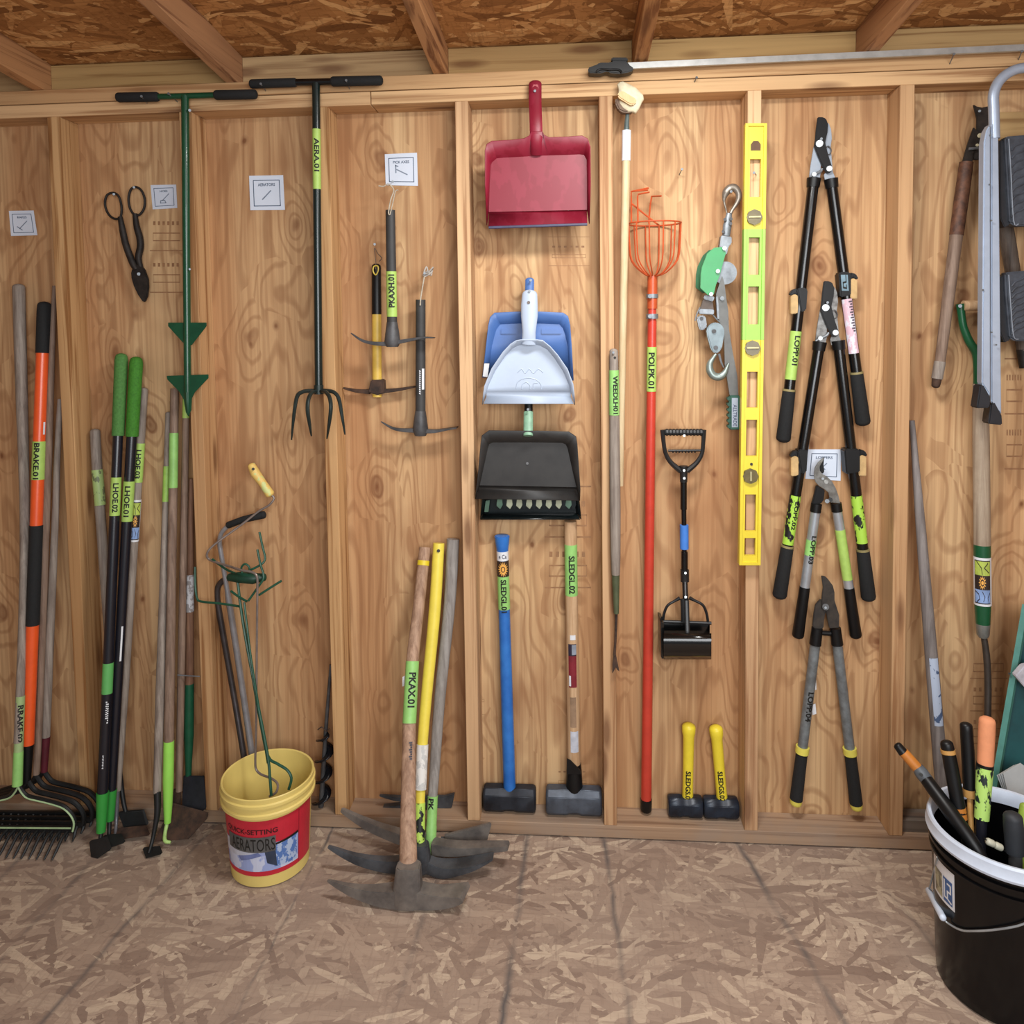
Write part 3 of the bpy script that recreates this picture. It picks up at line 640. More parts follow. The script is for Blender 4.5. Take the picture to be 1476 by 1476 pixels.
# ------------------------------------------------------------------ long brush on the pole beside the fourth stud
t = thing('long_brush', 'cream bristle brush on a long pale pole beside a stud', 'brush', P(894, 700, .03))
cB = lambda pts: cv(860, 100, 10.54, pts)
A, B = P(902.5, 230, -.022), P(897.6, 480, .01); C2 = P(893.6, 700, .03)
MB().tube([A, B, C2], [5.8 * S(0), 5.3 * S(0), 5.0 * S(0)], 14).build('pole', handle_wood('pale_pole', (214, 194, 158), (186, 160, 120)), t)
bar('sleeve', (903, 188), (902.4, 232), 12.6, WHITE, t, -.026, -.022)
MB().tube([P(905, 160, -.014), P(903.5, 176, -.022), P(903, 190, -.026)], [2.2 * S(0), 3.4 * S(0), 4.2 * S(0)], 12).build('ferrule', plain('grey_ferrule', (112, 128, 128), .4, .5), t)
BR = plain('cream_bristle', (232, 222, 190), .8, var=.12, scale=60, bump=.5)
random.seed(11)
out = cB([(312, 225), (345, 190), (400, 182), (470, 212), (540, 245), (610, 285), (665, 335), (705, 400), (712, 450), (685, 505), (675, 560), (640, 620), (600, 675), (560, 650), (480, 645), (400, 600), (340, 520), (320, 400), (325, 300)])
mb = MB(); lo = [P(x + random.uniform(-.8, .8), y + random.uniform(-.8, .8), -.032) for x, y in out]; cen = sum(lo, Vector()) / len(lo)
mb.ring_skin([[cen + (q - cen) * .55 + Vector((0, -.012, 0)) for q in lo], [cen + (q - cen) * .92 + Vector((0, -.006, 0)) for q in lo], lo, [cen + (q - cen) * .96 + Vector((0, .018, 0)) for q in lo], [cen + (q - cen) * .8 + Vector((0, .029, 0)) for q in lo]])
mb.build('bristles', BR, t, angle=60)
plate('brush_block', cB([(318, 395), (330, 345), (365, 320), (410, 330), (600, 440), (612, 475), (585, 520), (545, 542), (505, 535), (345, 435)]), -.056, .02, handle_wood('brush_wood', (226, 196, 150), (206, 170, 120)), t, bevel=.003)
plate('brush_underside', cB([(290, 420), (340, 440), (480, 520), (590, 560), (560, 640), (480, 655), (400, 650), (330, 610), (280, 500)]), -.036, .03, plain('brown_bristle', (120, 98, 82), .8), t, bevel=.004)
# ------------------------------------------------------------------ hand weeder on the fourth stud
t = thing('long_weeder', 'grey wooden weeder with lime tape reading WEEDLH01 and forked tip', 'weeder', P(886, 972, -.018))
Y = -.018; A, B = P(884.6, 506, Y), P(887.5, 830, Y)
w = lambda y, px: (at_y(A, B, y), px / 2 * S(Y))
prof = [w(506, 12), w(520, 13), w(560, 13.5), w(650, 15.5), w(740, 16), w(800, 14.5), w(828, 12.5)]
MB().tube([q for q, _ in prof], [r for _, r in prof], 14, dome=1).build('handle', GREYWOOD, t)
MB().tube([at_y(A, B, 533.5), at_y(A, B, 598)], [7.0 * S(Y), 7.6 * S(Y)], 16).build('tape', TAPEG, t)
wrap_text('WEEDLH01', at_y(A, B, 541), at_y(A, B, 596), 7.6 * S(Y), 7, INK, t, shift=2.2)
MB().tube([P(886.3, 515.5, Y - .0125), P(886.3, 515.5, Y - .0135)], .0036, 10).build('hang_hole', INK, t)
MB().tube([P(887.5, 828, Y), P(888.4, 884, Y)], [5.8 * S(Y), 3.8 * S(Y)], 12).build('ferrule', plain('olive_ferrule', (84, 92, 66), .5), t)
MB().tube([P(888.6, 880, Y), P(887, 925, Y), P(885.5, 945, Y)], [2 * S(Y), 1.8 * S(Y), 2 * S(Y)], 8).build('shank', RUST, t)
plate('forked_tip', [(885, 942), (887.5, 942), (889.5, 952), (893, 968), (890, 966), (887.5, 962), (885, 967), (882.5, 971), (883, 955)], Y - .002, .004, RUST, t, bevel=.0006)
nail(884, 508, 0.0, -.035, 0, 0, 'nail head at the top of the grey weeder handle')
# ------------------------------------------------------------------ fruit picker
ORANGE = plain('orange_enamel', (192, 84, 46), .35, var=.12); OPOLE = plain('red_orange_pole', (200, 66, 50), .32, var=.08)
t = thing('fruit_picker', 'red-orange fruit picker pole with wire basket and lime tape POLPK.01', 'fruit picker', P(931, 1172, .06))
A, B = P(940, 462, .04), P(931.3, 1158, .062); r = 6.8 * S(.05)
MB().tube([A, B], [6.4 * S(.04), 7.9 * S(.06)], 16).build('pole', OPOLE, t)
MB().tube([at_y(A, B, 1151), at_y(A, B, 1166)], 8.4 * S(.06), 16, dome=3).build('end_cap', BLACK, t)
rt = 6.9 * S(.04)
tp = MB().tube([at_y(A, B, 500), at_y(A, B, 564)], rt, 18).build('tape', TAPE, t)
wrap_text('POLPK.01', at_y(A, B, 508), at_y(A, B, 559), rt, 9, INK, tp)
MB().tube([P(940.5, 398, .04), P(940.3, 420, .04), P(940.1, 445, .04)], 7.2 * S(.04), 14).build('basket_socket', ORANGE, t)
MB().tube([P(940, 440, .04), P(940, 464, .04)], 5.8 * S(.04), 14).build('inner_tube', OPOLE, t)
for y, hh in ((427, 3), (456, 3.5)):
    MB().tube([P(940, y - hh, .04), P(940, y + hh, .04)], 8.6 * S(.04), 16).build('hose_clamp', STEEL, t)
    MB().tube([P(937, y, .018), P(937, y, .026)], .006, 8).build('clamp_screw', STEEL, t)
Yc = .03; cx, cyy = 943, 322; Rb = 37.5 * S(Yc); ctr = P(cx, cyy, Yc); dep = .055
ringp = [ctr + Vector((Rb * math.cos(a), dep * math.sin(a), 0)) for a in [2 * math.pi * k / 28 for k in range(28)]]
MB().tube(ringp, .0024, 8, closed=True).build('basket_ring', ORANGE, t)
foot = P(940.5, 399, .04)
for k in range(12):
    a = 2 * math.pi * (k + .5) / 12; e = Vector((math.cos(a) * Rb, math.sin(a) * dep, 0)); top = ctr + e
    low = Vector((ctr.x + e.x * .88, ctr.y + e.y * .88, P(cx, 375, Yc).z)); bt = Vector((ctr.x + e.x * .45, ctr.y + e.y * .45, P(cx, 393, Yc).z))
    MB().tube(smooth_path([top, Vector((ctr.x + e.x * .97, ctr.y + e.y * .97, (top.z + low.z) / 2)), low, bt, foot + e * .08], 3), .0021, 6).build('basket_wire', ORANGE, t)
for pts, ys in (([(910, 322), (910, 290), (910, 276), (934, 274)], [.01, .012, .012, -.01]), ([(919.5, 322), (919, 284), (920, 280), (936, 277)], [-.01, -.012, -.012, -.03]),
                ([(935, 322), (937, 297), (939.5, 283), (953, 282.5)], [.06, .06, .06, .03]), ([(911, 294), (928, 308), (950, 325)], [.01, -.0, -.01]), ([(911, 276), (935, 271)], [.012, -.01])):
    wire('picking_finger', pts, ys, 2.6, ORANGE, t, n=6, sub=0)
# ------------------------------------------------------------------ come-along winch
cw = lambda pts: cv(980, 260, 7.38, pts); cw2 = lambda pts: cv(980, 430, 7.38, pts)
GRN = plain('green_enamel', (34, 142, 76), .35, var=.06)
t = thing('hand_winch', 'come-along hand winch with green side plate and steel hooks', 'winch', P(1056, 620, .04))
Y = .03
wire('top_hook', cw([(500, 350), (488, 300), (472, 235), (470, 190), (490, 130), (530, 88), (580, 80), (620, 130), (625, 190), (600, 250), (560, 310), (540, 350)]), Y, [2, 2.5, 3, 6, 11, 12, 11, 9, 8, 6, 5, 5], plain('worn_hook', (150, 142, 132), .4, .6), t, n=10)
MB().tube(pp(cw([(525, 350), (505, 480), (490, 590)]), Y), [4 * S(Y), 6 * S(Y), 5.5 * S(Y)], 12, flat=(1, .6)).build('swivel', STEEL, t)
for q in ((480, 415), (545, 410), (462, 545), (540, 460)):
    MB().tube([P(*cw([q])[0], Y - .012), P(*cw([q])[0], Y - .004)], .0045, 10).build('swivel_pin', DSTEEL, t)
plate('top_yoke', cw([(440, 585), (552, 600), (552, 670), (520, 700), (500, 790), (440, 780), (425, 700)]), Y - .012, .03, STEEL, t, bevel=.002)
plate('side_plate', cw([(365, 715), (450, 708), (492, 765), (465, 860), (425, 1010), (385, 1110), (360, 1215), (300, 1222), (218, 1145), (222, 1000), (235, 920), (290, 780)]), Y - .03, .004, GRN, t, bevel=.001)
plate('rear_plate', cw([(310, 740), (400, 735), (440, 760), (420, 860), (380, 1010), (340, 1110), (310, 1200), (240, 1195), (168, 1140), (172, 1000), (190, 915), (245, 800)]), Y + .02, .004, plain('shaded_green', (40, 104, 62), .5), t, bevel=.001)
MB().tube([P(*cw([(480, 985)])[0], Y - .014), P(*cw([(480, 985)])[0], Y + .008)], 16 * S(Y) , 24).build('ratchet_wheel', STEEL, t)
for q in ((475, 722), (404, 965), (333, 1210)):
    MB().tube([P(*cw([q])[0], Y - .031), P(*cw([q])[0], Y - .038)], .0055, 12).build('rivet', plain('bright_zinc', (220, 226, 228), .3, .4), t)
LEV = plain('brushed_steel', (98, 98, 96), .45, .35, var=.15)
plate('lever', cw([(465, 970), (440, 1040), (385, 1210), (410, 1476)]) + cw2([(412, 215), (470, 400), (478, 700), (530, 1030), (622, 1030), (612, 830), (560, 560), (522, 330), (515, 130), (490, -20)]) + cw([(492, 1240), (475, 1100)]), Y - .012, .012, LEV, t, bevel=.002)
plate('lever_edge', cw([(400, 1230), (385, 1240), (400, 1476)]) + cw2([(408, 220), (418, 220), (412, 60)]), Y - .016, .014, STEEL, t)
MB().tube([P(*cw([(450, 1255)])[0], Y - .012), P(*cw([(450, 1255)])[0], Y - .019)], .006, 12).build('lever_bolt', STEEL, t)
plate('lower_yoke', cw([(268, 1215), (372, 1240), (352, 1290), (252, 1260)]), Y - .014, .03, STEEL, t, bevel=.002)
plate('pawl_frame', cw([(250, 1262), (350, 1290), (360, 1370), (215, 1370)]), Y - .004, .016, plain('dark_brown_steel', (92, 80, 72), .5, .4), t, bevel=.001)
plate('pawl_bar', cw2([(210, 112), (366, 118), (362, 172), (205, 166)]), Y - .018, .03, STEEL, t, bevel=.002)
wire('pawl_spring', cw2([(215, 95), (180, 170), (162, 240)]), Y - .01, 2, STEEL, t); wire('pawl_spring', cw2([(350, 175), (385, 215), (430, 260)]), Y - .01, 2, STEEL, t)
plate('latch', cw2([(182, 215), (200, 185), (262, 180), (278, 210), (290, 290), (275, 325), (220, 345), (200, 300)]), Y - .014, .02, STEEL, t, bevel=.003)
MB().tube([P(*cw2([(232, 215)])[0], Y - .013), P(*cw2([(232, 215)])[0], Y - .018)], .005, 12).build('latch_pin', DSTEEL, t)
plate('pulley_block', cw2([(285, 350), (300, 300), (345, 262), (395, 255), (445, 280), (475, 330), (474, 380), (450, 520), (420, 575), (380, 588), (345, 565), (325, 520), (295, 410)]), Y - .026, .022, plain('grey_zinc', (126, 140, 146), .45, .35), t, bevel=.003)
for q in ((364, 350), (384, 525)):
    MB().tube([P(*cw2([q])[0], Y - .026), P(*cw2([q])[0], Y - .031)], .006, 12).build('pulley_pin', DSTEEL, t)
wire('lower_hook', cw2([(385, 590), (350, 640), (318, 700), (320, 770), (360, 825), (420, 835), (470, 800), (495, 750), (520, 690)]), Y - .018, [4, 6, 9, 11, 11.5, 11, 9, 6, 2], plain('galvanised_hook', (150, 164, 160), .4, .6), t, n=10)
wire('safety_latch', cw2([(415, 590), (440, 680), (465, 735)]), Y - .02, [4, 3, 2], STEEL, t)
A, B = P(*cw2([(575, 1030)])[0], Y - .008), P(*cw2([(578, 1395)])[0], Y - .008)
GG = plain('green_rubber', (30, 76, 62), .6, var=.1)
MB().obox((A + B) / 2, Vector((7.6 * S(Y), 0, 0)), Vector((0, .010, 0)), (A - B) / 2).build('grip', GG, t, bevel=.003)
for k in range(6):
    q = A.lerp(B, .1 + k * .16) + Vector((-7.8 * S(Y), 0, 0))
    MB().tube([q + Vector((0, -.009, 0)), q + Vector((0, .009, 0))], .005, 8).build('grip_ridge', GG, t)
g = print_on('grip_label', rect_geo(0, 0, 1, 1), lambda u, v: P(*cw2([(552 + v * 66, 1060 + u * 312)])[0], Y - .0186), plain('pale_label', (150, 160, 176), .4), t)
print_on('lettering', text_geo('ALLTRADE', .01), lambda u, v: P(*cw2([(566 + v * 40, 1130 + u * 230)])[0], Y - .019), plain('navy_print', (50, 60, 90), .5), t)
nail(1054, 276, 0.089, 0.01, 0, 0, 'nail in the top hook of the hand winch')
# ------------------------------------------------------------------ spirit level
LY = plain('level_yellow', (228, 208, 56), .4, var=.05); LG = plain('level_lime', (154, 206, 84), .45, var=.05)
t = thing('spirit_level', 'long yellow spirit level with lime middle hanging on a stud', 'level', P(1081, 815, -.012))
T0, T1, B0, B1 = (1074.6, 177), (1105.8, 178), (1065.7, 815), (1096.4, 815)
def lv(u, y, Y):
    k = (y - 177.5) / 637.5; xl = T0[0] + (B0[0] - T0[0]) * k; xr = T1[0] + (B1[0] - T1[0]) * k
    return P(xl + (xr - xl) * u, y, Y)
def lvq(name, u0, u1, y0, y1, Y, th, m, bevel=.0006): MB().prism([lv(u0, y0, Y), lv(u1, y0, Y), lv(u1, y1, Y), lv(u0, y1, Y)], th).build(name, m, t, bevel=bevel)
wins = [(229, 284), (342, 396), (412.7, 467.5), (535.6, 587.8), (605, 657.5), (712.7, 765.8), (775.6, 801)]
for y0, y1, m in ((177.5, 330, LY), (330, 490, LG), (490, 815, LY)):
    for u0, u1 in ((0, .14), (.86, 1)): lvq('rail', u0, u1, y0, y1, -.026, .024, m)
    for u0, u1 in ((.14, .23), (.74, .86)): lvq('web_strip', u0, u1, y0, y1, -.020, .012, m, 0)
lvq('end_rail', .14, .86, 177.5, 181.5, -.026, .024, LY); lvq('end_rail', .14, .86, 811, 815, -.026, .024, LY)
prev = 181.5
for y0, y1 in wins + [(811, 811)]:
    for a, b, m in ((prev, min(y0, 330), LY), (max(prev, 330), min(y0, 490), LG), (max(prev, 490), y0, LY)):
        if b - a > .5: lvq('web', .23, .74, a, b, -.020, .012, m, 0)
    prev = y1
DK = plain('recess_brown', (104, 76, 52), .7)
MB().prism([lv(.26, 217, -.0206), lv(.26, 208, -.0206), lv(.38, 203, -.0206), lv(.60, 203, -.0206), lv(.72, 208, -.0206), lv(.72, 217, -.0206)], .002).build('hang_hole', DK, t)
for y in (312.8, 501.7, 686.5):
    c = lv(.48, y, -.028); R_ = 11 * S(-.02)
    MB().lathe([(R_, .0), (R_, .008), (R_ * .8, .010)], c, 8, (1, 0, 0), (0, 0, 1), (0, 1, 0)).build('vial_housing', plain('vial_brown', (112, 100, 62), .3), t)
    MB().tube([c + Vector((-R_ * .75, -.001, 0)), c + Vector((R_ * .75, -.001, 0))] if y < 600 else [c + Vector((0, -.001, -R_ * .6)), c + Vector((0, -.001, R_ * .6))], .0032, 10).build('vial', plain('vial_glass', (196, 190, 150), .15), t)
MB().tube([lv(.5, 669, -.0205), lv(.5, 669, -.0215)], .004, 10).build('screw_hole', INK, t)
nail(1090, 252, 0.0, -.03, 3, 3, 'nail in the top window of the yellow level')
# ------------------------------------------------------------------ scooper
cs = lambda pts: cv(940, 600, 3.99, pts)
t = thing('scooper', 'black D-handled scooper with blue sleeve and clamshell jaws', 'scooper', P(989, 950, .03))
Y = .03; SB = plain('satin_black', (30, 31, 33), .38, var=.12)
bar('d_grip', cs([(72, 92)])[0], cs([(290, 92)])[0], 8.5, FOAM, t, Y)
for k in range(11):
    x, y = cs([(85 + k * 19.5, 92)])[0]; MB().tube([P(x - 1.4, y, Y), P(x + 1.4, y, Y)], 5.2 * S(Y), 12).build('grip_ridge', SB, t)
wire('d_side', cs([(60, 78), (66, 150), (78, 215), (110, 268), (165, 315)]), Y, [7, 6, 6, 7, 9], SB, t); wire('d_side', cs([(298, 78), (294, 150), (286, 215), (255, 268), (200, 315)]), Y, [7, 6, 6, 7, 9], SB, t)
bar('trigger_bar', cs([(92, 198)])[0], cs([(278, 196)])[0], 3.5, SB, t, Y)
for k in range(8):
    x, y = cs([(120 + k * 18, 200)])[0]; MB().tube([P(x, y, Y), P(x, y + 2.6, Y)], 1.3 * S(Y), 6).build('trigger_tooth', SB, t)
bar('neck', cs([(181, 285)])[0], cs([(181, 378)])[0], 12, SB, t, Y, w2=10.5)
bar('upper_shaft', cs([(181, 370)])[0], cs([(181, 535)])[0], 9.2, GLOSSBLACK, t, Y); bar('lower_shaft', cs([(182, 520)])[0], cs([(186, 890)])[0], 7.2, GLOSSBLACK, t, Y)
bar('sleeve', cs([(184, 625)])[0], cs([(185, 762)])[0], 12.4, plain('blue_foam', (66, 128, 216), .6, var=.08), t, Y)
bar('shaft_sleeve', cs([(186, 780)])[0], cs([(186, 880)])[0], 9.6, GLOSSBLACK, t, Y)
bar('collar', cs([(187, 882)])[0], cs([(188, 950)])[0], 12.2, SB, t, Y); bar('rod', cs([(188, 950)])[0], cs([(192, 1060)])[0], 8, SB, t, Y)
bar('spring_rod', cs([(190, 952)])[0], cs([(192, 1045)])[0], 2.4, STEEL, t, Y - .011)
bar('bracket', cs([(186, 1050)])[0], cs([(190, 1180)])[0], 12, SB, t, Y, Y - .01, flat=(1, .5)); bar('linkage', cs([(198, 1060)])[0], cs([(204, 1250)])[0], 7, SB, t, Y - .02, Y - .05, flat=(1, .4))
wire('hoop_arm', cs([(160, 1045), (130, 1062), (90, 1088), (70, 1130), (62, 1178)]), Y, [6, 4, 4, 4, 4], SB, t); wire('hoop_arm', cs([(215, 1045), (245, 1060), (290, 1085), (312, 1130), (322, 1188)]), Y, [6, 4, 4, 4, 4], SB, t)
bar('hinge_rod', cs([(38, 1180)])[0], cs([(340, 1190)])[0], 5, SB, t, Y)
def jaw(name, prof, xl, xr, m):
    mb = MB(); n = len(prof)
    for x in (xl, xr): mb.v += [P(x, y, Yy) for y, Yy in prof]
    for i in range(n - 1): mb.f.append((i, i + 1, n + i + 1, n + i))
    mb.f.append(tuple(range(n))); mb.f.append(tuple(range(2 * n - 1, n - 1, -1)))
    mb.build(name, m, t, solid=.002, angle=50)
GBK = plain('gloss_black_plastic', (14, 15, 16), .18, var=.1, spec=.6)
jaw('front_jaw', [(913, -.05), (922, -.062), (934, -.062), (945, -.05), (950, -.022)], 957, 1025, GBK)
jaw('rear_jaw', [(897, .03), (915, .062), (935, .066), (945, .05), (949, .012)], 954, 1023, GBK)
plate('end_plate', [(952, 896), (957, 898), (958.5, 950), (953, 948)], -.03, .075, GBK, t, bevel=.001)
for q in ((185, 112), (184, 312), (185, 357), (192, 902), (193, 1040), (206, 1250)):
    x, y = cs([q])[0]; MB().tube([P(x, y, Y - .013), P(x, y, Y - .019)], .0035, 10).build('rivet', plain('bright_zinc', (220, 226, 228), .3, .4), t)
# ------------------------------------------------------------------ loppers
def tubes(t, segs, Y, collar_m, flatc=(1, 1)):
    "segs: list of (top, bottom, width, material, name)"
    for (a, b, w, m, nm, dm) in segs: bar(nm, a, b, w, m, t, Y, dome=dm)
def lerp2(a, b, y): k = (y - a[1]) / (b[1] - a[1]); return (a[0] + (b[0] - a[0]) * k, y)
ca = lambda pts: cv(1140, 150, 5.275, pts)
SILVER = plain('silver_paint', (156, 166, 178), .45, .25, var=.08); PAD = plain('tan_pad', (206, 172, 118), .6); TANR = plain('tan_ring', (150, 138, 92), .6)
def big_lopper(label, Ls, Le, Rs, Re, gl, gr, bl, br, d, worn):
    Y = .058
    t = thing('lopper', label, 'lopper', P((Le[0] + Re[0]) / 2, max(Le[1], Re[1]), Y), 'loppers')
    sm = plain('worn_silver', (148, 148, 146), .45, .5, dark=(104, 102, 100), scale=60) if worn else SILVER
    for s, e, g, nm in ((Ls, Le, gl, 'l'), (Rs, Re, gr, 'r')):
        bar('tube', s, lerp2(s, e, g), 15, GLOSSBLACK, t, Y, n=18)
        bar('collar', lerp2(s, e, s[1] - 9), lerp2(s, e, s[1] + 4), 19, BLACK, t, Y, w2=17)
        bar('grip', lerp2(s, e, g + 3), lerp2(s, e, e[1] - 4), 17.5, FOAM, t, Y, w2=20, dome=3)
        bar('grip_ring', lerp2(s, e, g), lerp2(s, e, g + 3), 17.8, TANR, t, Y)
    off = lambda pts: [(x + d[0], y + d[1]) for x, y in ca(pts)]
    plate('anvil_plate', off([(176, 315), (228, 440), (228, 520), (215, 585), (138, 580), (150, 470)]), Y - .004, .006, sm, t)
    plate('cutting_blade', off([(272, 135), (290, 150), (306, 190), (312, 260), (303, 320), (312, 430), (320, 515), (346, 580), (262, 585), (252, 540), (275, 500), (265, 400), (262, 300), (272, 220)]), Y - .002, .005, sm, t)
    plate('hook_blade', off([(205, 98), (240, 98), (268, 108), (285, 150), (280, 215), (262, 290), (290, 400), (316, 480), (308, 518), (282, 528), (262, 512), (240, 470), (205, 390), (178, 318), (186, 270), (192, 200)]), Y - .014, .008, BLACK, t, bevel=.002)
    wire('spring', off([(265, 335), (285, 320), (305, 345), (300, 378), (278, 385)]), Y - .008, 1.6, DSTEEL, t)
    wire('link', off([(140, 555), (180, 535), (225, 512), (240, 490)]), Y - .01, [3, 4, 4, 3], STEEL, t)
    for q, r in (((218, 300), 4.8), ((293, 490), 3.8), ((178, 533), 3)):
        x, y = off([q])[0]; MB().tube([P(x, y, Y - .0142), P(x, y, Y - .018)], r * S(Y), 14).build('bolt', plain('pale_zinc', (196, 200, 202), .35, .4), t)
    for (x0, x1, y0, y1), side in ((bl, -1), (br, 1)):
        xm = x0 if side < 0 else x1
        plate('cam_lock', [(x0, y0 + 2), (x0 + 3, y0), (x1 - 2, y0), (x1, y0 + 3), (x1 - (2 if side < 0 else 0), y1 - 3), (x0 + (6 if side < 0 else 3), y1)], Y - .02, .036, BLACK, t, bevel=.003)
        plate('cam_hook', [(xm, y0 + 1), (xm + side * 7, y0 + 3), (xm + side * 11, y0 + 10), (xm + side * 7, y0 + 11), (xm + side * 3, y0 + 8), (xm - side * 2, y0 + 12)], Y - .012, .018, BLACK, t, bevel=.002)
        plate('cam_pad', [(xm + side * 9, y0 + 12), (xm + side * 3, y0 + 9), (xm - side * 2, y0 + 12), (xm - side * 2.5, y1 + 2), (xm + side * 9, y1 + 3)], Y - .014, .02, PAD, t, bevel=.002)
    return t, Y
t, Y = big_lopper('topmost long black lopper with lime tape reading LOPP.01', (1172.2, 266), (1128.7, 636), (1198.8, 267), (1244.4, 612), 561, 536, (1149, 1164.5, 414.7, 450), (1209, 1227, 391.8, 428.4), (0, 0), False)
A, B = P(1172.2, 266, Y), P(1128.7, 636, Y); r = 7.6 * S(Y)
sleeve('tape', A, B, 477.5, 547, r, TAPE, t); wrap_text('LOPP.01', at_y(A, B, 484), at_y(A, B, 526), r + .0005, 8, INK, t, shift=3.5)
A, B = P(1198.8, 267, Y), P(1244.4, 612, Y)
print_on('sticker', rect_geo(0, 0, 1, 1), wrap_fn(at_y(A, B, 431), at_y(A, B, 509), r, 15 * S(Y), 0), flaky('pink_sticker', (210, 176, 190), (214, 212, 224), .5, 40), t, cuts=8)
print_on('sticker_print', join_geo(*[rect_geo(k / 16, .62 + .1 * (k % 2), k / 16 + .035, .95) for k in range(12)]), wrap_fn(at_y(A, B, 434), at_y(A, B, 495), r + .0003, 15 * S(Y), 0), plain('grey_ink', (90, 84, 96), .5), t, cuts=6)
print_on('cam_label', rect_geo(0, 0, 1, 1), lambda u, v: P(1212 + u * 10 + (1 - v) * 1.5, 419 - v * 23, Y - .0206), plain('pale_blue_label', (120, 150, 166), .4), t)
print_on('cam_label_mark', stroke_geo([(.7, .95), (.7, .55), (.25, .5), (.25, .2), (.7, .15), (.7, .35)], .12), lambda u, v: P(1212 + u * 10 + (1 - v) * 1.5, 419 - v * 23, Y - .0209), INK, t)
t, Y = big_lopper('long black lopper with flaking lime paint, hung second from the top', (1180.4, 501.6), (1123.2, 861.5), (1208.8, 500), (1252.3, 864.6), 786, 791, (1149.6, 1165, 648, 683.7), (1217, 1240, 647, 683.7), (8.9, 236.5), True)
A, B = P(1180.4, 501.6, Y), P(1123.2, 861.5, Y)
FL = flaky('flaking_lime', (168, 214, 76), (24, 26, 26), .53, 45)
sleeve('flaking_tape', A, B, 714, 784, r, FL, t); wrap_text('LOPP.02', at_y(A, B, 722), at_y(A, B, 762), r + .0005, 6, INK, t, shift=4)
A, B = P(1208.8, 500, Y), P(1252.3, 864.6, Y); sleeve('flaking_tape', A, B, 714, 782, r, FL, t)
# third: bright aluminium tubes
cl = lambda pts: cv(1110, 640, 4.92, pts)
ALU = plain('bright_aluminium', (190, 198, 206), .3, .6, var=.1)
t = thing('lopper', 'lopper with bright aluminium handles, lettered LOPP.03', 'lopper', P(1192, 920, .058), 'loppers'); Y = .058
for s, g, e in (((1175.4, 737), (1159.8, 848), (1149.6, 919.5)), ((1206.5, 736), (1223.8, 849), (1234, 919.5))):
    bar('tube', s, g, 13.5, ALU, t, Y); bar('grip', lerp2(s, g, g[1] - 2), lerp2(g, e, e[1] - 4), 14.5, BLACK, t, Y, w2=16.5, dome=3)
    bar('collar', lerp2(s, g, s[1] - 11), lerp2(s, g, s[1] + 1), 15, BLACK, t, Y)
A, B = P(1206.5, 736, Y), P(1223.8, 849, Y); sleeve('tape', A, B, 763, 835, 6.75 * S(Y), TAPE, t)
A, B = P(1175.4, 737, Y), P(1159.8, 848, Y); sleeve('tape', A, B, 778, 800, 6.75 * S(Y), TAPEG, t); wrap_text('LOPP.03', at_y(A, B, 771), at_y(A, B, 811), 6.8 * S(Y) + .0008, 7, INK, t, shift=3.5)
GB = plain('grey_blade', (142, 142, 138), .42, .6, dark=(108, 106, 102), scale=50)
plate('hook_blade', cl([(386, 95), (368, 105), (338, 135), (318, 170), (312, 220), (322, 268), (350, 300), (385, 320), (415, 345), (428, 415), (498, 420), (485, 365), (465, 310), (440, 265), (405, 232), (370, 212), (352, 188), (352, 160), (370, 130)]), Y - .008, .005, GB, t)
plate('cutting_blade', cl([(384, 100), (380, 150), (385, 195), (375, 212), (356, 200), (352, 165), (368, 130)]), Y - .004, .004, BLACK, t)
plate('jaw', cl([(332, 292), (355, 308), (390, 328), (382, 395), (362, 425), (298, 425), (312, 375)]), Y - .004, .012, BLACK, t, bevel=.002)
for q, m in (((405, 405), STEEL), ((428, 395), BLACK), ((398, 268), GB)):
    x, y = cl([q])[0]; MB().tube([P(x, y, Y - .008), P(x, y, Y - .013)], 3 * S(Y), 12).build('bumper', m, t)
# fourth: grey tubes with yellow rings
cq = lambda pts: cv(1130, 820, 4.1, pts)
GT = plain('dull_grey_tube', (132, 140, 144), .5, .3, dark=(104, 108, 110), scale=30); YR = plain('soft_yellow', (226, 216, 96), .5, var=.06)
t = thing('lopper', 'lowest lopper, grey tubes with yellow-ringed black grips', 'lopper', P(1192, 1166, .058), 'loppers')
for s, g, e in (((1175, 929), (1156.5, 1080), (1146.6, 1160)), ((1206.8, 929), (1225, 1082), (1235, 1166))):
    bar('tube', s, g, 14, GT, t, Y); bar('grip', g, lerp2(g, e, e[1] - 8), 16, FOAM, t, Y, w2=18)
    bar('grip_ring', lerp2(s, g, g[1] - 4), lerp2(g, e, g[1] + 5), 19, YR, t, Y); bar('end_cap', lerp2(g, e, e[1] - 8), lerp2(g, e, e[1] - 3), 17, YR, t, Y, dome=3)
    bar('collar', lerp2(s, g, s[1] - 24), lerp2(s, g, s[1]), 15, BLACK, t, Y, w2=16.5)
IB = plain('dark_forged', (50, 48, 48), .5, .4, dark=(74, 68, 62), scale=30)
plate('hook_blade', cq([(222, 42), (245, 45), (262, 62), (290, 100), (300, 140), (300, 185), (312, 225), (328, 275), (326, 348), (270, 352), (258, 300), (250, 250), (222, 235), (225, 170), (232, 110)]), Y - .010, .007, IB, t, bevel=.0015)
plate('counter_blade', cq([(218, 180), (240, 195), (265, 240), (245, 265), (238, 300), (235, 350), (190, 362), (170, 340), (178, 262), (188, 212)]), Y - .004, .008, IB, t, bevel=.0015)
for q, w in (((247, 225), 4.5),):
    x, y = cq([q])[0]; MB().tube([P(x, y, Y - .010), P(x, y, Y - .015)], w * S(Y), 12).build('pivot_bolt', DSTEEL, t)
bar('bumper', cq([(222, 378)])[0], cq([(275, 382)])[0], 7, BLACK, t, Y)
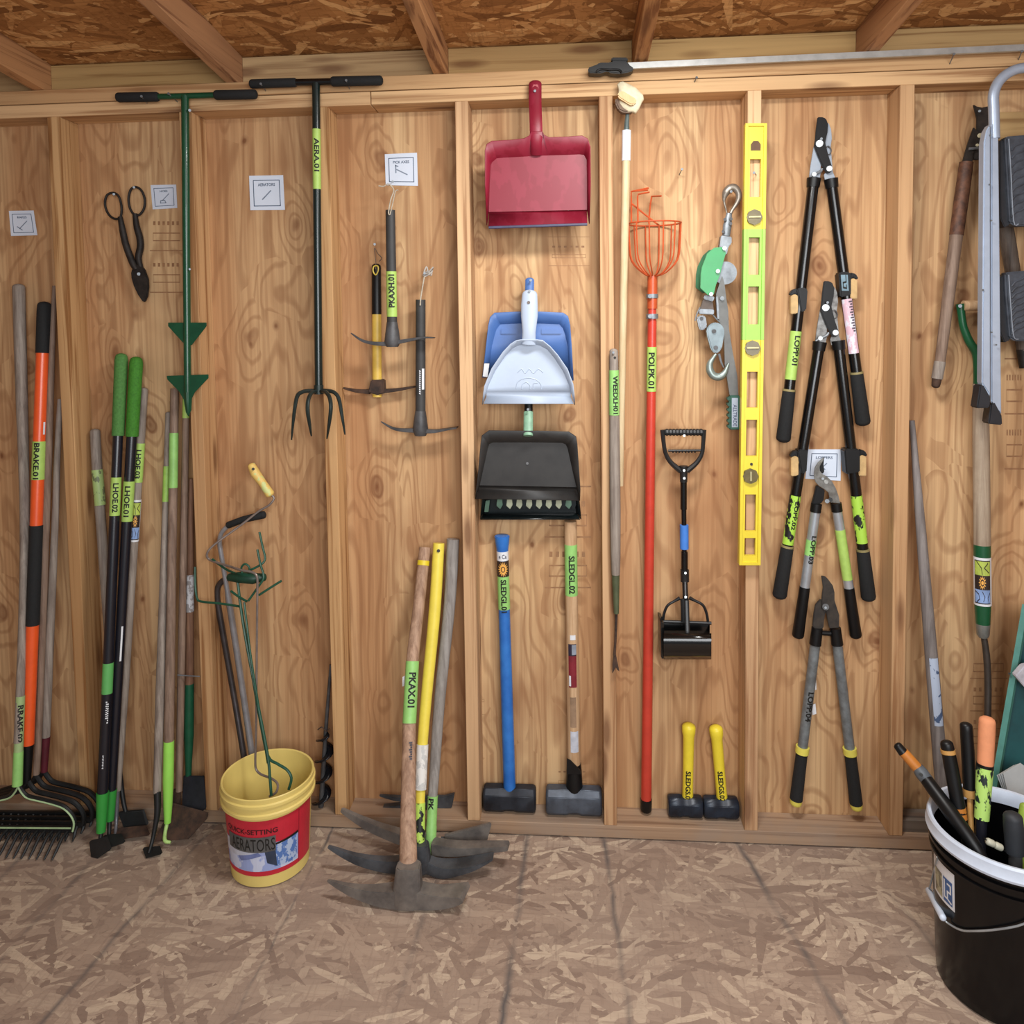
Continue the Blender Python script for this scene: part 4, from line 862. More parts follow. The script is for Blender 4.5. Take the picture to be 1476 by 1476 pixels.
A, B = P(1175, 929, Y), P(1156.5, 1080, Y); wrap_text('LOPP.04', at_y(A, B, 995), at_y(A, B, 1037), 7.1 * S(Y), 8, INK, t, shift=3.0)
plate('tag', [(1170, 1016), (1175.5, 1014), (1177, 1029), (1171, 1031)], Y + .004, .0008, WHITE, t); plate('tag', [(1174, 980), (1176.5, 979), (1177, 994), (1175, 995)], Y + .004, .0008, WHITE, t)
for x, y, l in ((1184, 200, 'nail holding the topmost lopper'), (1193, 436, 'nail holding the second lopper'), (1186, 690, 'nail holding the aluminium lopper'), (1190, 876, 'nail holding the lowest lopper')):
    nail(x, y, .089, .034, 0, 0, l)
# ------------------------------------------------------------------ sledgehammers on the bottom plate
HM = plain('hammer_black', (46, 52, 62), .5, .3, dark=(30, 34, 42), scale=24, bump=.1); HG = plain('hammer_grey', (88, 98, 112), .45, .35, dark=(66, 72, 82), scale=20, bump=.1)
def head_block(par, x0, x1, yb, h, dpt, m, Yf):
    "octagonal hammer head lying along X on the bottom plate"
    a, b = P(x0, yb, Yf).x, P(x1, yb, Yf).x; z0 = ZB + .0006; c = min(h, dpt) * .26; yc = Yf + dpt / 2
    sec = [(-dpt / 2, c), (-dpt / 2, h - c), (-dpt / 2 + c, h), (dpt / 2 - c, h), (dpt / 2, h - c), (dpt / 2, c), (dpt / 2 - c, 0), (-dpt / 2 + c, 0)]
    loops = []
    for x, k in ((a, .86), (a + .006, 1), (a + (b - a) * .36, 1), (a + (b - a) * .42, .93), (a + (b - a) * .58, .93), (a + (b - a) * .64, 1), (b - .006, 1), (b, .86)):
        loops.append([Vector((x, yc + u * k, z0 + h / 2 + (v - h / 2) * k)) for u, v in sec])
    MB().ring_skin(loops).build('head', m, par, bevel=.0015)
SUNO = plain('sun_orange', (238, 176, 84), .5, var=.05)
def sun_geo(n=16, r0=.24, r1=.5, cx=.5, cy=.5, sx=1.0):
    pts = []
    for k in range(2 * n):
        a = math.pi * k / n; rr = r1 if k % 2 == 0 else r0 * 1.15; pts.append((cx + math.cos(a) * rr * sx, cy + math.sin(a) * rr))
    return poly_geo(pts)
def ring_geo(cx, cy, r, w, sx=1.0, n=20): return stroke_geo([(cx + math.cos(2 * math.pi * k / n) * r * sx, cy + math.sin(2 * math.pi * k / n) * r) for k in range(n)], w, True)
BLH = plain('blue_handle', (52, 124, 206), .42, dark=(36, 102, 186), scale=14)
t = thing('sledgehammer', 'long sledgehammer with blue handle and sun sticker, taped SLEDGL.01', 'sledgehammer', P(734, 1174, .035), 'long sledgehammers')
A, B = P(723.6, 772, .058), P(734.8, 1145, .058)
prof = [(772, 22.5), (780, 21), (792, 17.5), (806, 16.5), (878, 16.8), (960, 17.6), (1145, 18.5)]
MB().tube([at_y(A, B, y) for y, _ in prof], [w / 2 * S(.058) for _, w in prof], 18).build('handle', BLH, t, bevel=.002)
rr = 8.7 * S(.058); MB().tube([at_y(A, B, 793.7), at_y(A, B, 806.7)], rr + .0003, 18).build('white_band', WHITE, t)
wrapf = wrap_fn(at_y(A, B, 794), at_y(A, B, 806), rr + .0008, .03, 0)
vs, fs = text_geo('e Ca', .01); print_on('lettering', ([(.25 + (1 - b) * .5, a * .8 + .1) for a, b in vs], fs), wrapf, plain('navy_print', (50, 60, 90), .5), t, cuts=6)
b_ = MB().tube([at_y(A, B, 807), at_y(A, B, 829.4)], rr + .0004, 18).build('sun_sticker', plain('sticker_black', (52, 40, 36), .5), t)
f2 = wrap_fn(at_y(A, B, 807), at_y(A, B, 829.4), rr + .0008, .034, 0)
print_on('sun_print', sun_geo(), f2, SUNO, b_, cuts=8, cutx=6); f3 = wrap_fn(at_y(A, B, 807), at_y(A, B, 829.4), rr + .0011, .034, 0)
print_on('sun_ring', ring_geo(.5, .5, .16, .06), f3, plain('sticker_black', (52, 40, 36), .5), b_)
sleeve('tape', A, B, 829.6, 877, rr, TAPEG, t); wrap_text('SLEDGL.01', at_y(A, B, 833), at_y(A, B, 880), rr + .0007, 8.5, INK, t)
head_block(t, 696, 772, 1174, .074, .058, HM, .028)
t = thing('sledgehammer', 'long sledgehammer with pale wooden handle and lime tape SLEDGL.02', 'sledgehammer', P(827, 1179, .03), 'long sledgehammers')
A, B = P(822.2, 751, .060), P(828, 1145, .058); rw = 9.2 * S(.06)
MB().tube([A, B], [rw, rw * 1.05], 18).build('handle', TANWOOD, t)
sleeve('tape', A, B, 784, 857, rw, TAPEG, t); wrap_text('SLEDGL.02', at_y(A, B, 799), at_y(A, B, 853), rw + .0007, 9, INK, t, shift=1)
def stick(y0, y1, w, sh, m, nm='sticker', lift=.0005): print_on(nm, rect_geo(0, 0, 1, 1), wrap_fn(at_y(A, B, y0), at_y(A, B, y1), rw * 1.03, w * S(.06), sh * S(.06), lift=lift), m, t, cuts=5)
stick(925, 942, 12, 0, plain('navy_label', (46, 40, 60), .5)); stick(942, 987, 12, 0, plain('maroon_label', (130, 34, 48), .5)); stick(926, 940, 6.5, 2.5, plain('pale_label', (150, 160, 176), .4), lift=.0009); stick(970, 985, 3, -4, WHITE, lift=.0009)
stick(912, 919, 8, 1, WHITE); stick(1050, 1080, 12, 1.5, plain('pale_blue_white', (206, 212, 226), .5)); stick(1001, 1044, 9, 0, plain('burnt_stamp', (160, 132, 106), .6))
MB().tube([at_y(A, B, 1100), at_y(A, B, 1112), at_y(A, B, 1146)], [rw * 1.12, rw * 1.25, rw * 1.42], 18).build('collar', BLACK, t)
MB().prism([P(817, 1094, .034), P(822, 1096, .034), P(836, 1110, .034), P(838, 1116, .034), P(817, 1116, .034)], .004).build('collar_lip', BLACK, t)
head_block(t, 787, 868, 1179, .080, .060, HG, .022)
SLY = plain('hammer_yellow', (238, 218, 60), .42, var=.06); HN = plain('hammer_navy', (34, 46, 62), .35, .2, dark=(24, 32, 44), scale=24)
for lab, ax_, bx_, hx0, hx1, tx in (('short upright sledgehammer with yellow handle, nearer the red-orange pole', (992.8, 1048), (991, 1160), 964, 1014.2, 'SLEDGS.01'), ('short sledgehammer with tilted yellow handle beside the spirit level stud', (1032, 1051), (1041.6, 1162), 1015.8, 1066.3, 'SLEDGS.02')):
    t = thing('club_hammer', lab, 'sledgehammer', P((hx0 + hx1) / 2, 1182, .035), 'short sledgehammers')
    A, B = P(*ax_, .07), P(*bx_, .062)
    pr_ = [(0, 20), (.06, 19.5), (.12, 16.5), (.5, 15.5), (.8, 15.5), (1, 17)]
    MB().tube([A.lerp(B, k) for k, _ in pr_], [w / 2 * S(.065) for _, w in pr_], 16, dome=1).build('handle', SLY, t)
    wrap_text(tx, at_y(A, B, 1108), at_y(A, B, 1151), 8 * S(.065), 7.5, INK, t, shift=.5)
    head_block(t, hx0, hx1, 1182, .060, .050, HN, .033)
# ------------------------------------------------------------------ pickaxes leaning on the wall
def arm3(name, pts, ws, hs, m, par, sub=5):
    "tapered arm through photo points (x, y, Y): ws = horizontal width, hs = height (metres)"
    Q = smooth_path([P(*q) for q in pts], sub); N = len(Q) - 1; L = len(ws) - 1
    def f(arr, i):
        q = i * L / N; j = min(int(q), L - 1); return arr[j] + (arr[j + 1] - arr[j]) * (q - j)
    loops = []
    for i, q in enumerate(Q):
        d = (Q[min(i + 1, N)] - Q[max(i - 1, 0)]).normalized(); s = d.cross(Vector((0, 0, 1))).normalized(); u = s.cross(d).normalized()
        h, w = f(hs, i) / 2, f(ws, i) / 2
        loops.append([q + u * h - s * w, q + u * h + s * w, q - u * h + s * w, q - u * h - s * w])
    return MB().ring_skin(loops).build(name, m, par, bevel=.0015)
PICK = plain('pick_steel', (128, 122, 116), .5, .2, dark=(92, 88, 86), scale=16, bump=.15); PICKD = plain('pick_dark_steel', (88, 92, 98), .45, .25, dark=(58, 60, 64), scale=16, bump=.1)
def tilt_tube(par, name, A, B, prof, m, n=16, flat=None, dome=0):
    MB().tube([at_y(A, B, y) for y, _ in prof], [w / 2 * S(at_y(A, B, y).y) for y, w in prof], n, flat=flat, dome=dome).build(name, m, par)
def hpole(par, name, pts, ws, m, n=16):
    Q = smooth_path([P(*q) for q in pts], 5) if len(pts) > 2 else [P(*q) for q in pts]; N = len(Q) - 1; L = len(ws) - 1; rs = []
    for i, q in enumerate(Q):
        k = i * L / N; j = min(int(k), L - 1); rs.append((ws[j] + (ws[j + 1] - ws[j]) * (k - j)) / 2 * S(q.y))
    MB().tube(Q, rs, n, flat=(1, .85)).build(name, m, par)
# front: bare wooden handle
t = thing('pickaxe', 'front pickaxe with bare wooden handle taped PKAX.01', 'pickaxe', PZ(575, 1303, 0), 'leaning pickaxes')
PW = [(612.5, 789, .055), (604, 870, .0), (594.5, 953, -.055), (590, 1042, -.12), (588.5, 1150, -.20), (588.5, 1256, -.282)]
hpole(t, 'handle', PW, [17, 17.5, 19, 20, 23, 29], handle_wood('pick_wood', (184, 152, 128), (136, 106, 86)))
hpole(t, 'yellow_band', [(610.6, 808, .042), (609.8, 815, .037)], [18, 18], YELLOW)
A, B = P(594.5, 953, -.055), P(590, 1042, -.12)
tilt_tube(t, 'tape', A, B, [(953, 20), (1042, 21)], TAPEG)
wrap_text('PKAX.01', at_y(A, B, 969), at_y(A, B, 1019), 10.4 * S(-.09), 11, INK, t, shift=1.5)
print_on('burnt_print', join_geo(*[rect_geo(k / 20, .2 + .15 * (k % 3), k / 20 + .035, .9) for k in range(20)]), wrap_fn(P(589.8, 1068, -.136), P(588.7, 1135, -.18), 12.2 * S(-.16), 7 * S(-.16), 2 * S(-.1)), plain('brand_ink', (74, 72, 84), .6), t, cuts=5)
plate('sticker_edge', [(580, 976), (584, 974), (584, 988), (580, 990)], -.07, .002, WHITE, t)
Yh = -.291
mb = MB(); c0, c1 = P(589, 1246, Yh), P(587, 1303, Yh)
mb.ring_skin([[c + Vector((sx * w, sy * dpt, 0)) for sx, sy in ((-1, -.6), (-.6, -1), (.6, -1), (1, -.6), (1, .6), (.6, 1), (-.6, 1), (-1, .6))] for c, w, dpt in ((c0, .031, .024), (c0.lerp(c1, .5), .036, .029), (c0.lerp(c1, .85), .038, .028), (c1, .036, .026))])
mb.build('eye', PICK, t, bevel=.003)
arm3('pick_point', [(578, 1290, Yh), (545, 1290, Yh), (508, 1283, Yh), (472, 1269, Yh + .01)], [.050, .034, .020, .006], [.050, .040, .026, .006], PICK, t)
arm3('adze_blade', [(600, 1290, Yh), (630, 1293, Yh), (655, 1290, Yh), (671, 1286, Yh - .005)], [.048, .046, .055, .064], [.050, .038, .026, .014], PICK, t)
# middle: yellow fibreglass handle
t = thing('pickaxe', 'middle pickaxe with yellow fibreglass handle', 'pickaxe', PZ(606, 1262, 0), 'leaning pickaxes')
hpole(t, 'handle', [(632.5, 783, .050), (626.5, 880, .015), (615, 1000, -.04), (608.5, 1080, -.08), (605.5, 1157, -.125)], [17, 18, 17, 16, 14.5], plain('fibreglass_yellow', (238, 218, 84), .4, var=.06))
hpole(t, 'worn_sticker', [(609, 1073, -.077), (606.2, 1138, -.116)], [18.2, 17.5], flaky('worn_white', (226, 226, 222), (196, 198, 196), .5, 50))
A, B = P(605.5, 1157, -.125), P(604.5, 1225, -.168)
tilt_tube(t, 'flaking_sleeve', A, B, [(1157, 16), (1225, 17)], flaky('lime_black_flakes', (28, 32, 32), (186, 222, 96), .50, 42))
MB().tube([P(632, 794, .03), P(632, 794, .034)], .005, 10).build('hang_hole', INK, t)
Yh = -.172
mb = MB(); c0, c1 = P(605, 1215, Yh), P(604, 1254, Yh)
mb.ring_skin([[c + Vector((sx * w, sy * w * .8, 0)) for sx, sy in ((-1, -.6), (-.6, -1), (.6, -1), (1, -.6), (1, .6), (.6, 1), (-.6, 1), (-1, .6))] for c, w in ((c0, .024), (c0.lerp(c1, .6), .031), (c1, .029))]); mb.build('eye', PICKD, t, bevel=.003)
arm3('pick_point', [(598, 1243, Yh), (560, 1246, Yh), (515, 1238, Yh - .005), (473, 1220, Yh - .01)], [.032, .028, .020, .008], [.040, .034, .024, .008], PICKD, t)
arm3('adze_blade', [(612, 1244, Yh), (640, 1252, Yh), (680, 1245, Yh), (711, 1234, Yh)], [.030, .044, .05, .03], [.034, .030, .014, .005], PICKD, t)
# back: grey handle
t = thing('pickaxe', 'rear pickaxe with weathered grey handle and lime painted foot', 'pickaxe', PZ(622, 1236, 0), 'leaning pickaxes')
hpole(t, 'handle', [(653, 777, .050), (648, 870, .028), (634.5, 1000, -.008), (627, 1100, -.042), (623.5, 1150, -.064)], [19, 17.5, 17, 16, 14.5], handle_wood('silver_grey_wood', (160, 156, 152), (122, 116, 112)))
A, B = P(624.2, 1140, -.060), P(620, 1232, -.105)
tilt_tube(t, 'lime_foot', A, B, [(1147, 15.5), (1190, 15.5), (1191, 16.5), (1232, 16)], TAPEG)
wrap_text('PK', at_y(A, B, 1149), at_y(A, B, 1166), 7.8 * S(-.05), 8, INK, t, shift=-2.5)
arm3('pick_point', [(612, 1214, -.110), (575, 1205, -.092), (530, 1188, -.068), (492, 1167, -.05)], [.034, .030, .022, .010], [.036, .032, .026, .012], PICK, t)
arm3('adze_blade', [(624, 1220, -.112), (660, 1223, -.122), (700, 1221, -.132), (733, 1219, -.14)], [.034, .036, .034, .030], [.036, .026, .018, .012], PICK, t)
# a mattock blade and a dark head half hidden behind the handles
t = thing('mattock_head', 'broad grey mattock blade lying behind the pickaxe handles', 'mattock', PZ(660, 1222, 0))
MB().prism([P(640, 1205, -.072), P(660, 1200, -.072), P(706, 1188, -.072), P(708, 1190, -.072), P(702, 1213, -.072), P(660, 1214, -.072), P(640, 1214, -.072)], .012).build('blade', PICK, t, bevel=.002)
MB().tube([P(636, 1209, -.064), P(644, 1209, -.064)], .006, 12).build('eye', PICKD, t)
t = thing('mattock_head', 'dark mattock head resting on the bottom plate behind the pickaxes', 'mattock', P(600, 1172, .04))
arm3('pick_point', [(598, 1152, .045), (570, 1150, .045), (547, 1146, .045)], [.02, .016, .008], [.014, .012, .005], PICKD, t)
MB().prism([P(612, 1149, .05), P(640, 1149, .05), P(655, 1145, .05), P(651, 1165, .05), P(640, 1166, .05), P(612, 1166, .05)], .014).build('blade', PICKD, t, bevel=.002)
MB().tube([P(590, 1158, .048), P(616, 1158, .048)], .016, 12).build('eye', PICKD, t)
plate('lower_lug', [(545, 1165), (600, 1158), (614, 1166), (548, 1166)], .044, .02, PICKD, t)
# ------------------------------------------------------------------ yellow bucket of aerators
BX, BY, BR_, BH, BB = .634, -.149, .126, .261, .107
YB = plain('bucket_yellow', (228, 206, 122), .45, var=.06, scale=6)
t = thing('bucket', 'yellow plastic bucket with red label and grey tape reading AERATORS', 'bucket', (BX, BY, 0))
rad = lambda z: BB + (BR_ - .005 - BB) * z / BH
MB().lathe([(BB - .01, 0.0), (BB, .004), (rad(.2), .2), (rad(.206), .206), (BR_ + .003, .208), (BR_ + .003, .215), (BR_ - .001, .218), (BR_, .234), (BR_ + .004, .236), (BR_ + .004, .243), (BR_, .246), (BR_ + .001, BH - .002), (BR_ - .001, BH), (BR_ - .005, BH - .002), (rad(.2) - .004, .2), (BB - .003, .006), (BB - .02, .004), (.001, .004), (.001, 0)], (BX, BY, 0), 56, closed=True).build('shell', YB, t, angle=30)
phi0 = math.atan2(CAM.y - BY, CAM.x - BX)
def onb(phi, z, lift): a = phi0 + math.radians(phi); r = rad(z) + lift; return Vector((BX + r * math.cos(a), BY + r * math.sin(a), z))
def bfn(p0, p1, z0, z1, lift): return lambda u, v: onb(p0 + (p1 - p0) * u, z0 + (z1 - z0) * v, lift)
lab = print_on('label', rect_geo(0, 0, 1, 1), bfn(-84, 72, .036, .196, .0006), plain('label_red', (196, 40, 58), .4, var=.06), t, cutx=30)
print_on('label_picture', rect_geo(0, 0, 1, 1), bfn(-78, 40, .050, .128, .0010), flaky('picture_blue', (150, 166, 214), (196, 204, 228), .5, 26), lab, cutx=24)
print_on('picture_light', poly_geo([(0, .45), (.5, .55), (.62, .95), (.0, 1.0)]), bfn(-78, 40, .050, .128, .0013), plain('picture_white', (206, 212, 230), .5), lab, cutx=24, cuts=4)
print_on('picture_wall', poly_geo([(.62, .98), (.98, .98), (.98, .05), (.70, .12)]), bfn(-78, 40, .050, .128, .0014), flaky('picture_stone', (84, 120, 184), (172, 190, 220), .5, 90), lab, cutx=24, cuts=4)
print_on('picture_dark', poly_geo([(.58, .98), (.71, .98), (.73, .12), (.62, .3)]), bfn(-78, 40, .050, .128, .0016), plain('picture_navy', (50, 62, 84), .5), lab, cutx=24, cuts=4)
print_on('picture_trowel', poly_geo([(.26, .52), (.52, .72), (.56, .60), (.30, .36)]), bfn(-78, 40, .050, .128, .0018), plain('picture_slate', (112, 126, 178), .5), lab, cutx=24, cuts=4)
print_on('black_stripe', poly_geo([(0, 0), (1, .5), (1, 1), (0, .4)]), bfn(2, 40, .120, .134, .0016), INK, lab, cutx=12)
print_on('seam_line', rect_geo(0, 0, 1, 1), bfn(41, 41.7, .040, .192, .0012), plain('label_dark_red', (150, 26, 44), .5), lab)
print_on('brand_lettering', text_geo('QUICK-SETTING', .02), bfn(-66, 10, .155, .172, .0014), plain('label_black', (60, 14, 22), .5), lab, cutx=20)
tp = print_on('grey_tape', rect_geo(0, 0, 1, 1), bfn(-66, 7, .106, .150, .0020), plain('grey_tape', (92, 92, 92), .6), t, cutx=20)
print_on('lettering', text_geo('AERATORS', .0), bfn(-58, 6, .110, .145, .0026), INK, tp, cutx=16)
def inb(t_, name, pts, w, m, n=8, sub=5):
    return MB().tube(smooth_path([P(*q) for q in pts], sub) if sub else [P(*q) for q in pts], w / 2 * S(-.1), n).build(name, m, t_)
t = thing('hand_auger', 'bent wire crank with yellow wooden grip standing in the yellow bucket', 'hand auger', Vector((BX, BY + .02, .006)))
MB().tube([P(362.5, 671, .03), P(368, 682, .03), P(379, 697, .03), P(389, 712, .03)], [6 * S(0), 7.6 * S(0), 6.2 * S(0), 7 * S(0)], 14, dome=2).build('grip', flaky('grip_yellow', (230, 196, 110), (206, 214, 140), .56, 40), t)
MB().tube([P(365, 676, .012), P(365, 676, .018)], .0042, 10).build('hang_hole', INK, t)
inb(t, 'crank', [(390, 713, .03), (395, 718, .03), (388, 728, .025), (373, 737, .02), (347, 757, .005), (314, 781, -.02), (301, 793, -.03), (298.5, 802, -.03), (305, 808, -.03), (330, 816, -.06), (347, 821.5, -.09), (364, 825, -.096), (370.5, 832, -.1), (371, 850, -.1)], 3.6, plain('wire_grey', (140, 128, 122), .4, .4))
inb(t, 'shaft', [(371, 848, -.1), (370, 950, -.106), (369, 1060, -.118), (368, 1093, -.122), (369, 1108, -.124), (376, 1116, -.13), (391, 1122, -.14), (400, 1130, -.15), (398, 1142, -.165), (388, 1148, -.17)], 3.6, plain('wire_grey', (140, 128, 122), .4, .4))
t = thing('core_aerator', 'two-tube steel aerator with black grip behind the yellow bucket', 'aerator', P(357, 1165, .01))
TUB = plain('polished_tube', (160, 162, 168), .28, .5, var=.15)
MB().tube(smooth_path([P(330, 757, .03), P(320, 767, .03), P(316.5, 780, .03), P(319, 800, .03), P(330, 866, .03), P(340, 930, .028), P(352, 1010, .022), P(364, 1092, -.002), P(372, 1150, -.02), P(377, 1196, -.034)], 4), [3.6 * S(0)] * 16 + [4.8 * S(0)] * 21, 12).build('tube', TUB, t)
MB().tube(smooth_path([P(331, 833, .035), P(318, 840, .04), P(313, 858, .04), P(320, 905, .04), P(335, 990, .034), P(350, 1080, .004), P(360, 1150, -.018), P(364, 1194, -.032)], 4), 4.6 * S(0), 12).build('tube', plain('dark_tube', (84, 80, 82), .35, .7), t)
MB().tube([P(329, 757, .03), P(350, 749, .03), P(380, 742, .03)], [5.2 * S(.05), 5 * S(.05), 5.8 * S(.05)], 12, dome=2).build('grip', FOAM, t)
DGW = plain('green_wire', (28, 82, 62), .4, var=.15)
t = thing('wire_weeder', 'dark green wire twist weeders standing together in the yellow bucket', 'weeder', Vector((BX + .02, BY - .02, .006)))
MB().tube([P(331, 832, -.06), P(345, 832, -.07), P(365, 834, -.07), P(381, 832, -.06)], [6 * S(-.1), 8.5 * S(-.1), 8.5 * S(-.1), 6 * S(-.1)], 12, dome=2).build('grip', plain('green_vinyl', (18, 62, 46), .45), t)
wire('loop', [(349, 826), (348, 818), (353, 813), (359, 817), (359, 825)], -.075, 3.2, DGW, t)
for pts in ([(374, 767, -.03), (378, 786, -.04), (382, 806, -.05), (374, 815, -.06), (360, 822, -.065)], [(371, 792, -.06), (375, 812, -.07), (380, 832, -.08), (372, 846, -.085), (358, 866, -.09)], [(406, 837, -.05), (390, 847, -.06), (373, 858, -.07)], [(333, 852, -.07), (344, 860, -.08), (356, 867, -.09)], [(281, 817, -.02), (281.5, 845, -.03), (284, 862, -.04), (290, 867, -.045), (318, 870, -.06), (345, 874, -.08)], [(306, 806, -.03), (325, 820, -.05), (338, 826, -.065)]):
    inb(t, 'prong', pts, 3.6, DGW)
inb(t, 'stem', [(342.5, 838, -.07), (350, 896, -.09), (365, 980, -.125), (385, 1084, -.165), (389, 1120, -.18), (391, 1147, -.19)], 4.4, DGW)
inb(t, 'stem', [(347, 874, -.08), (358, 940, -.1), (379, 1060, -.13), (387.6, 1092, -.14), (400, 1101, -.145), (414, 1110, -.15), (420, 1122, -.155), (416, 1138, -.16)], 4.2, DGW)
inb(t, 'stem', [(352, 868, -.085), (362, 950, -.12), (378, 1050, -.15), (386, 1100, -.165)], 3.4, DGW)
# ------------------------------------------------------------------ auger bit in the bay
t = thing('auger_bit', 'black spiral auger bit leaning beside the third visible stud', 'auger', P(462, 1163, .04))
A, B = P(477, 958, .055), P(469.5, 1053, .045); C_ = P(462.5, 1166, .038)
MB().tube([A, B, C_], [2.2 * S(.05), 3 * S(.05), 4 * S(.05)], 10).build('shaft', DSTEEL, t)
ax_ = (C_ - B); L_ = ax_.length; tt = ax_ / L_; n1 = tt.cross(Vector((0, 1, 0))).normalized(); n2 = tt.cross(n1)
mb = MB(); N = 84
for i in range(N + 1):
    k = i / N; a = k * 3.6 * 2 * math.pi; r_ = 14 * S(.04) * (1 if .04 < k else k / .04); d = n1 * math.cos(a) + n2 * math.sin(a); q = B.lerp(C_, k * .97)
    mb.v += [q + d * 3 * S(.04), q + d * r_]
for i in range(N): mb.f.append((2 * i, 2 * i + 1, 2 * i + 3, 2 * i + 2))
mb.build('spiral_flight', plain('auger_black', (28, 30, 36), .25, .3, var=.15), t, solid=.003, angle=60)
wire('tie_wire', [(458, 1052), (464, 1048), (470, 1054), (475, 1050)], .03, 1.6, RUST, t)
# ------------------------------------------------------------------ long-handled tools on the left
def pole(par, name, pts, ws, m, n=14, dome=0, sub=4):
    Q = smooth_path([P(*q) for q in pts], sub) if len(pts) > 2 else [P(*q) for q in pts]; N = len(Q) - 1; L = len(ws) - 1; rs = []
    for i, q in enumerate(Q):
        k = i * L / N; j = min(int(k), L - 1); rs.append((ws[j] + (ws[j + 1] - ws[j]) * (k - j)) / 2 * S(q.y))
    MB().tube(Q, rs, n, dome=dome).build(name, m, par)
def rake_head(par, cx, cy, Yh, m, edge=None, sx=1.0, tines=15, tl=1.0):
    "bow rake head: two bows, crossbar and tines lying forward on the floor; (cx, cy) is the socket in the photo"
    for s in (-1, 1):
        bw = [(0, 0), (6 * s, 10), (14 * s, 17), (30 * s, 21), (50 * s, 26), (66 * s, 32), (77 * s, 43), (81 * s, 54), (79 * s, 65)]
        wire('bow', [(cx + x * sx, cy + y) for x, y in bw], Yh, 7.5, m, par, n=8, sub=3)
        if edge: wire('bow_edge', [(cx + x * sx - s * .5, cy + y + 2.6) for x, y in bw], Yh - .006, 3.0, edge, par, n=6, sub=3)
    A, B = P(cx - 80 * sx, cy + 63, Yh), P(cx + 80 * sx, cy + 64, Yh)
    MB().obox((A + B) / 2, (B - A) / 2, Vector((0, .006, 0)), Vector((0, 0, .009))).build('crossbar', m, par, bevel=.002)
    if edge: MB().obox((A + B) / 2 + Vector((0, -.0065, .007)), (B - A) / 2 * .98, Vector((0, .001, 0)), Vector((0, 0, .0022))).build('crossbar_edge', edge, par)
    z0 = (A.z + B.z) / 2
    for k in range(tines):
        x = A.x + (B.x - A.x) * (k + .3) / tines
        MB().tube([Vector((x, Yh - .004, z0)), Vector((x, Yh - .03 * tl, z0 - .004)), Vector((x, Yh - .056 * tl, z0 * .45)), Vector((x - .002, Yh - .072 * tl, .005))], [.0046, .0045, .004, .002], 6).build('tine', m, par)
RK = plain('rake_black', (34, 36, 38), .5, .3, var=.25); RKE = plain('pale_green_edge', (176, 206, 158), .5)
# rake with the bowed grey handle
t = thing('bow_rake', 'bow rake with bowed grey handle, green foot and pale edged head', 'rake', PZ(26, 1215, 0), 'bow rakes')
pole(t, 'handle', [(27, 414, .06), (31, 560, .04), (35, 700, .01), (35.5, 800, -.02), (33, 900, -.05), (29, 1003, -.085), (26, 1070, -.105)], [17.5, 16.5, 14, 13.5, 13, 12.5, 12.5], GREYWOOD, dome=1)
A, B = P(29.5, 1003, -.085), P(25, 1130, -.118); rr = 6.6 * S(-.09)
MB().tube([A, at_y(A, B, 1083)], rr, 14).build('tape', plain('dull_lime', (158, 184, 128), .55, var=.1), t); wrap_text('RRAKE.02', at_y(A, B, 1015), at_y(A, B, 1069), rr + .0005, 8, INK, t, shift=1)
MB().tube([at_y(A, B, 1083), at_y(A, B, 1132)], [rr * 1.05, rr * 1.1], 14).build('painted_foot', TAPEG, t)
rake_head(t, 26, 1131, -.118, RK, RKE)
# orange and black handled rake
OR = plain('safety_orange', (236, 92, 40), .3, var=.06, spec=.6)
t = thing('bow_rake', 'bow rake with shiny orange and black handle, second from the left', 'rake', PZ(60, 1205, 0), 'bow rakes')
A, B = P(64, 440, .045), P(38.5, 1128, -.085)
tilt_tube(t, 'grip', A, B, [(440, 19), (450, 20), (509, 19.5)], FOAM, dome=1)
tilt_tube(t, 'handle', A, B, [(509, 17.8), (757, 17.6)], OR); tilt_tube(t, 'mid_grip', A, B, [(757, 19), (901, 19)], FOAM); tilt_tube(t, 'lower_handle', A, B, [(901, 18), (1073, 17)], OR)
tilt_tube(t, 'tape', A, B, [(636, 18.6), (691, 18.6)], TAPE); wrap_text('BRAKE.01', at_y(A, B, 638), at_y(A, B, 690), 9.4 * S(.01), 8, INK, t, shift=-3.5)
tilt_tube(t, 'ferrule', A, B, [(1073, 16), (1128, 12)], BLACK)
print_on('price_label', rect_geo(0, 0, 1, 1), wrap_fn(at_y(A, B, 608), at_y(A, B, 626), 9 * S(.02), .006, .012), WHITE, t, cuts=3)
rake_head(t, 40, 1124, -.085, RK, tl=.35)
t = thing('bow_rake', 'bow rake with grey-brown handle against the leftmost stud', 'rake', PZ(75, 1195, 0), 'bow rakes')
pole(t, 'handle', [(78.5, 412, .060), (70, 640, .02), (58, 1000, -.03), (52, 1116, -.05)], [6, 11, 11, 10], GREYWOOD2)
rake_head(t, 52, 1117, -.050, RK, tl=.35)
t = thing('bow_rake', 'bow rake with slim grey handle and dark red ferrule', 'rake', PZ(85, 1185, 0), 'bow rakes')
pole(t, 'handle', [(87, 575, .035), (83, 646, .025), (79, 763, .01), (68.5, 1000, -.015), (66, 1064, -.02)], [8, 8.5, 10, 12.5, 12], GREYWOOD)
pole(t, 'ferrule', [(66.3, 1062, -.02), (63.5, 1112, -.025)], [12.5, 10], plain('dark_red_paint', (92, 30, 42), .5))
rake_head(t, 63, 1110, -.022, RK, tl=.3)
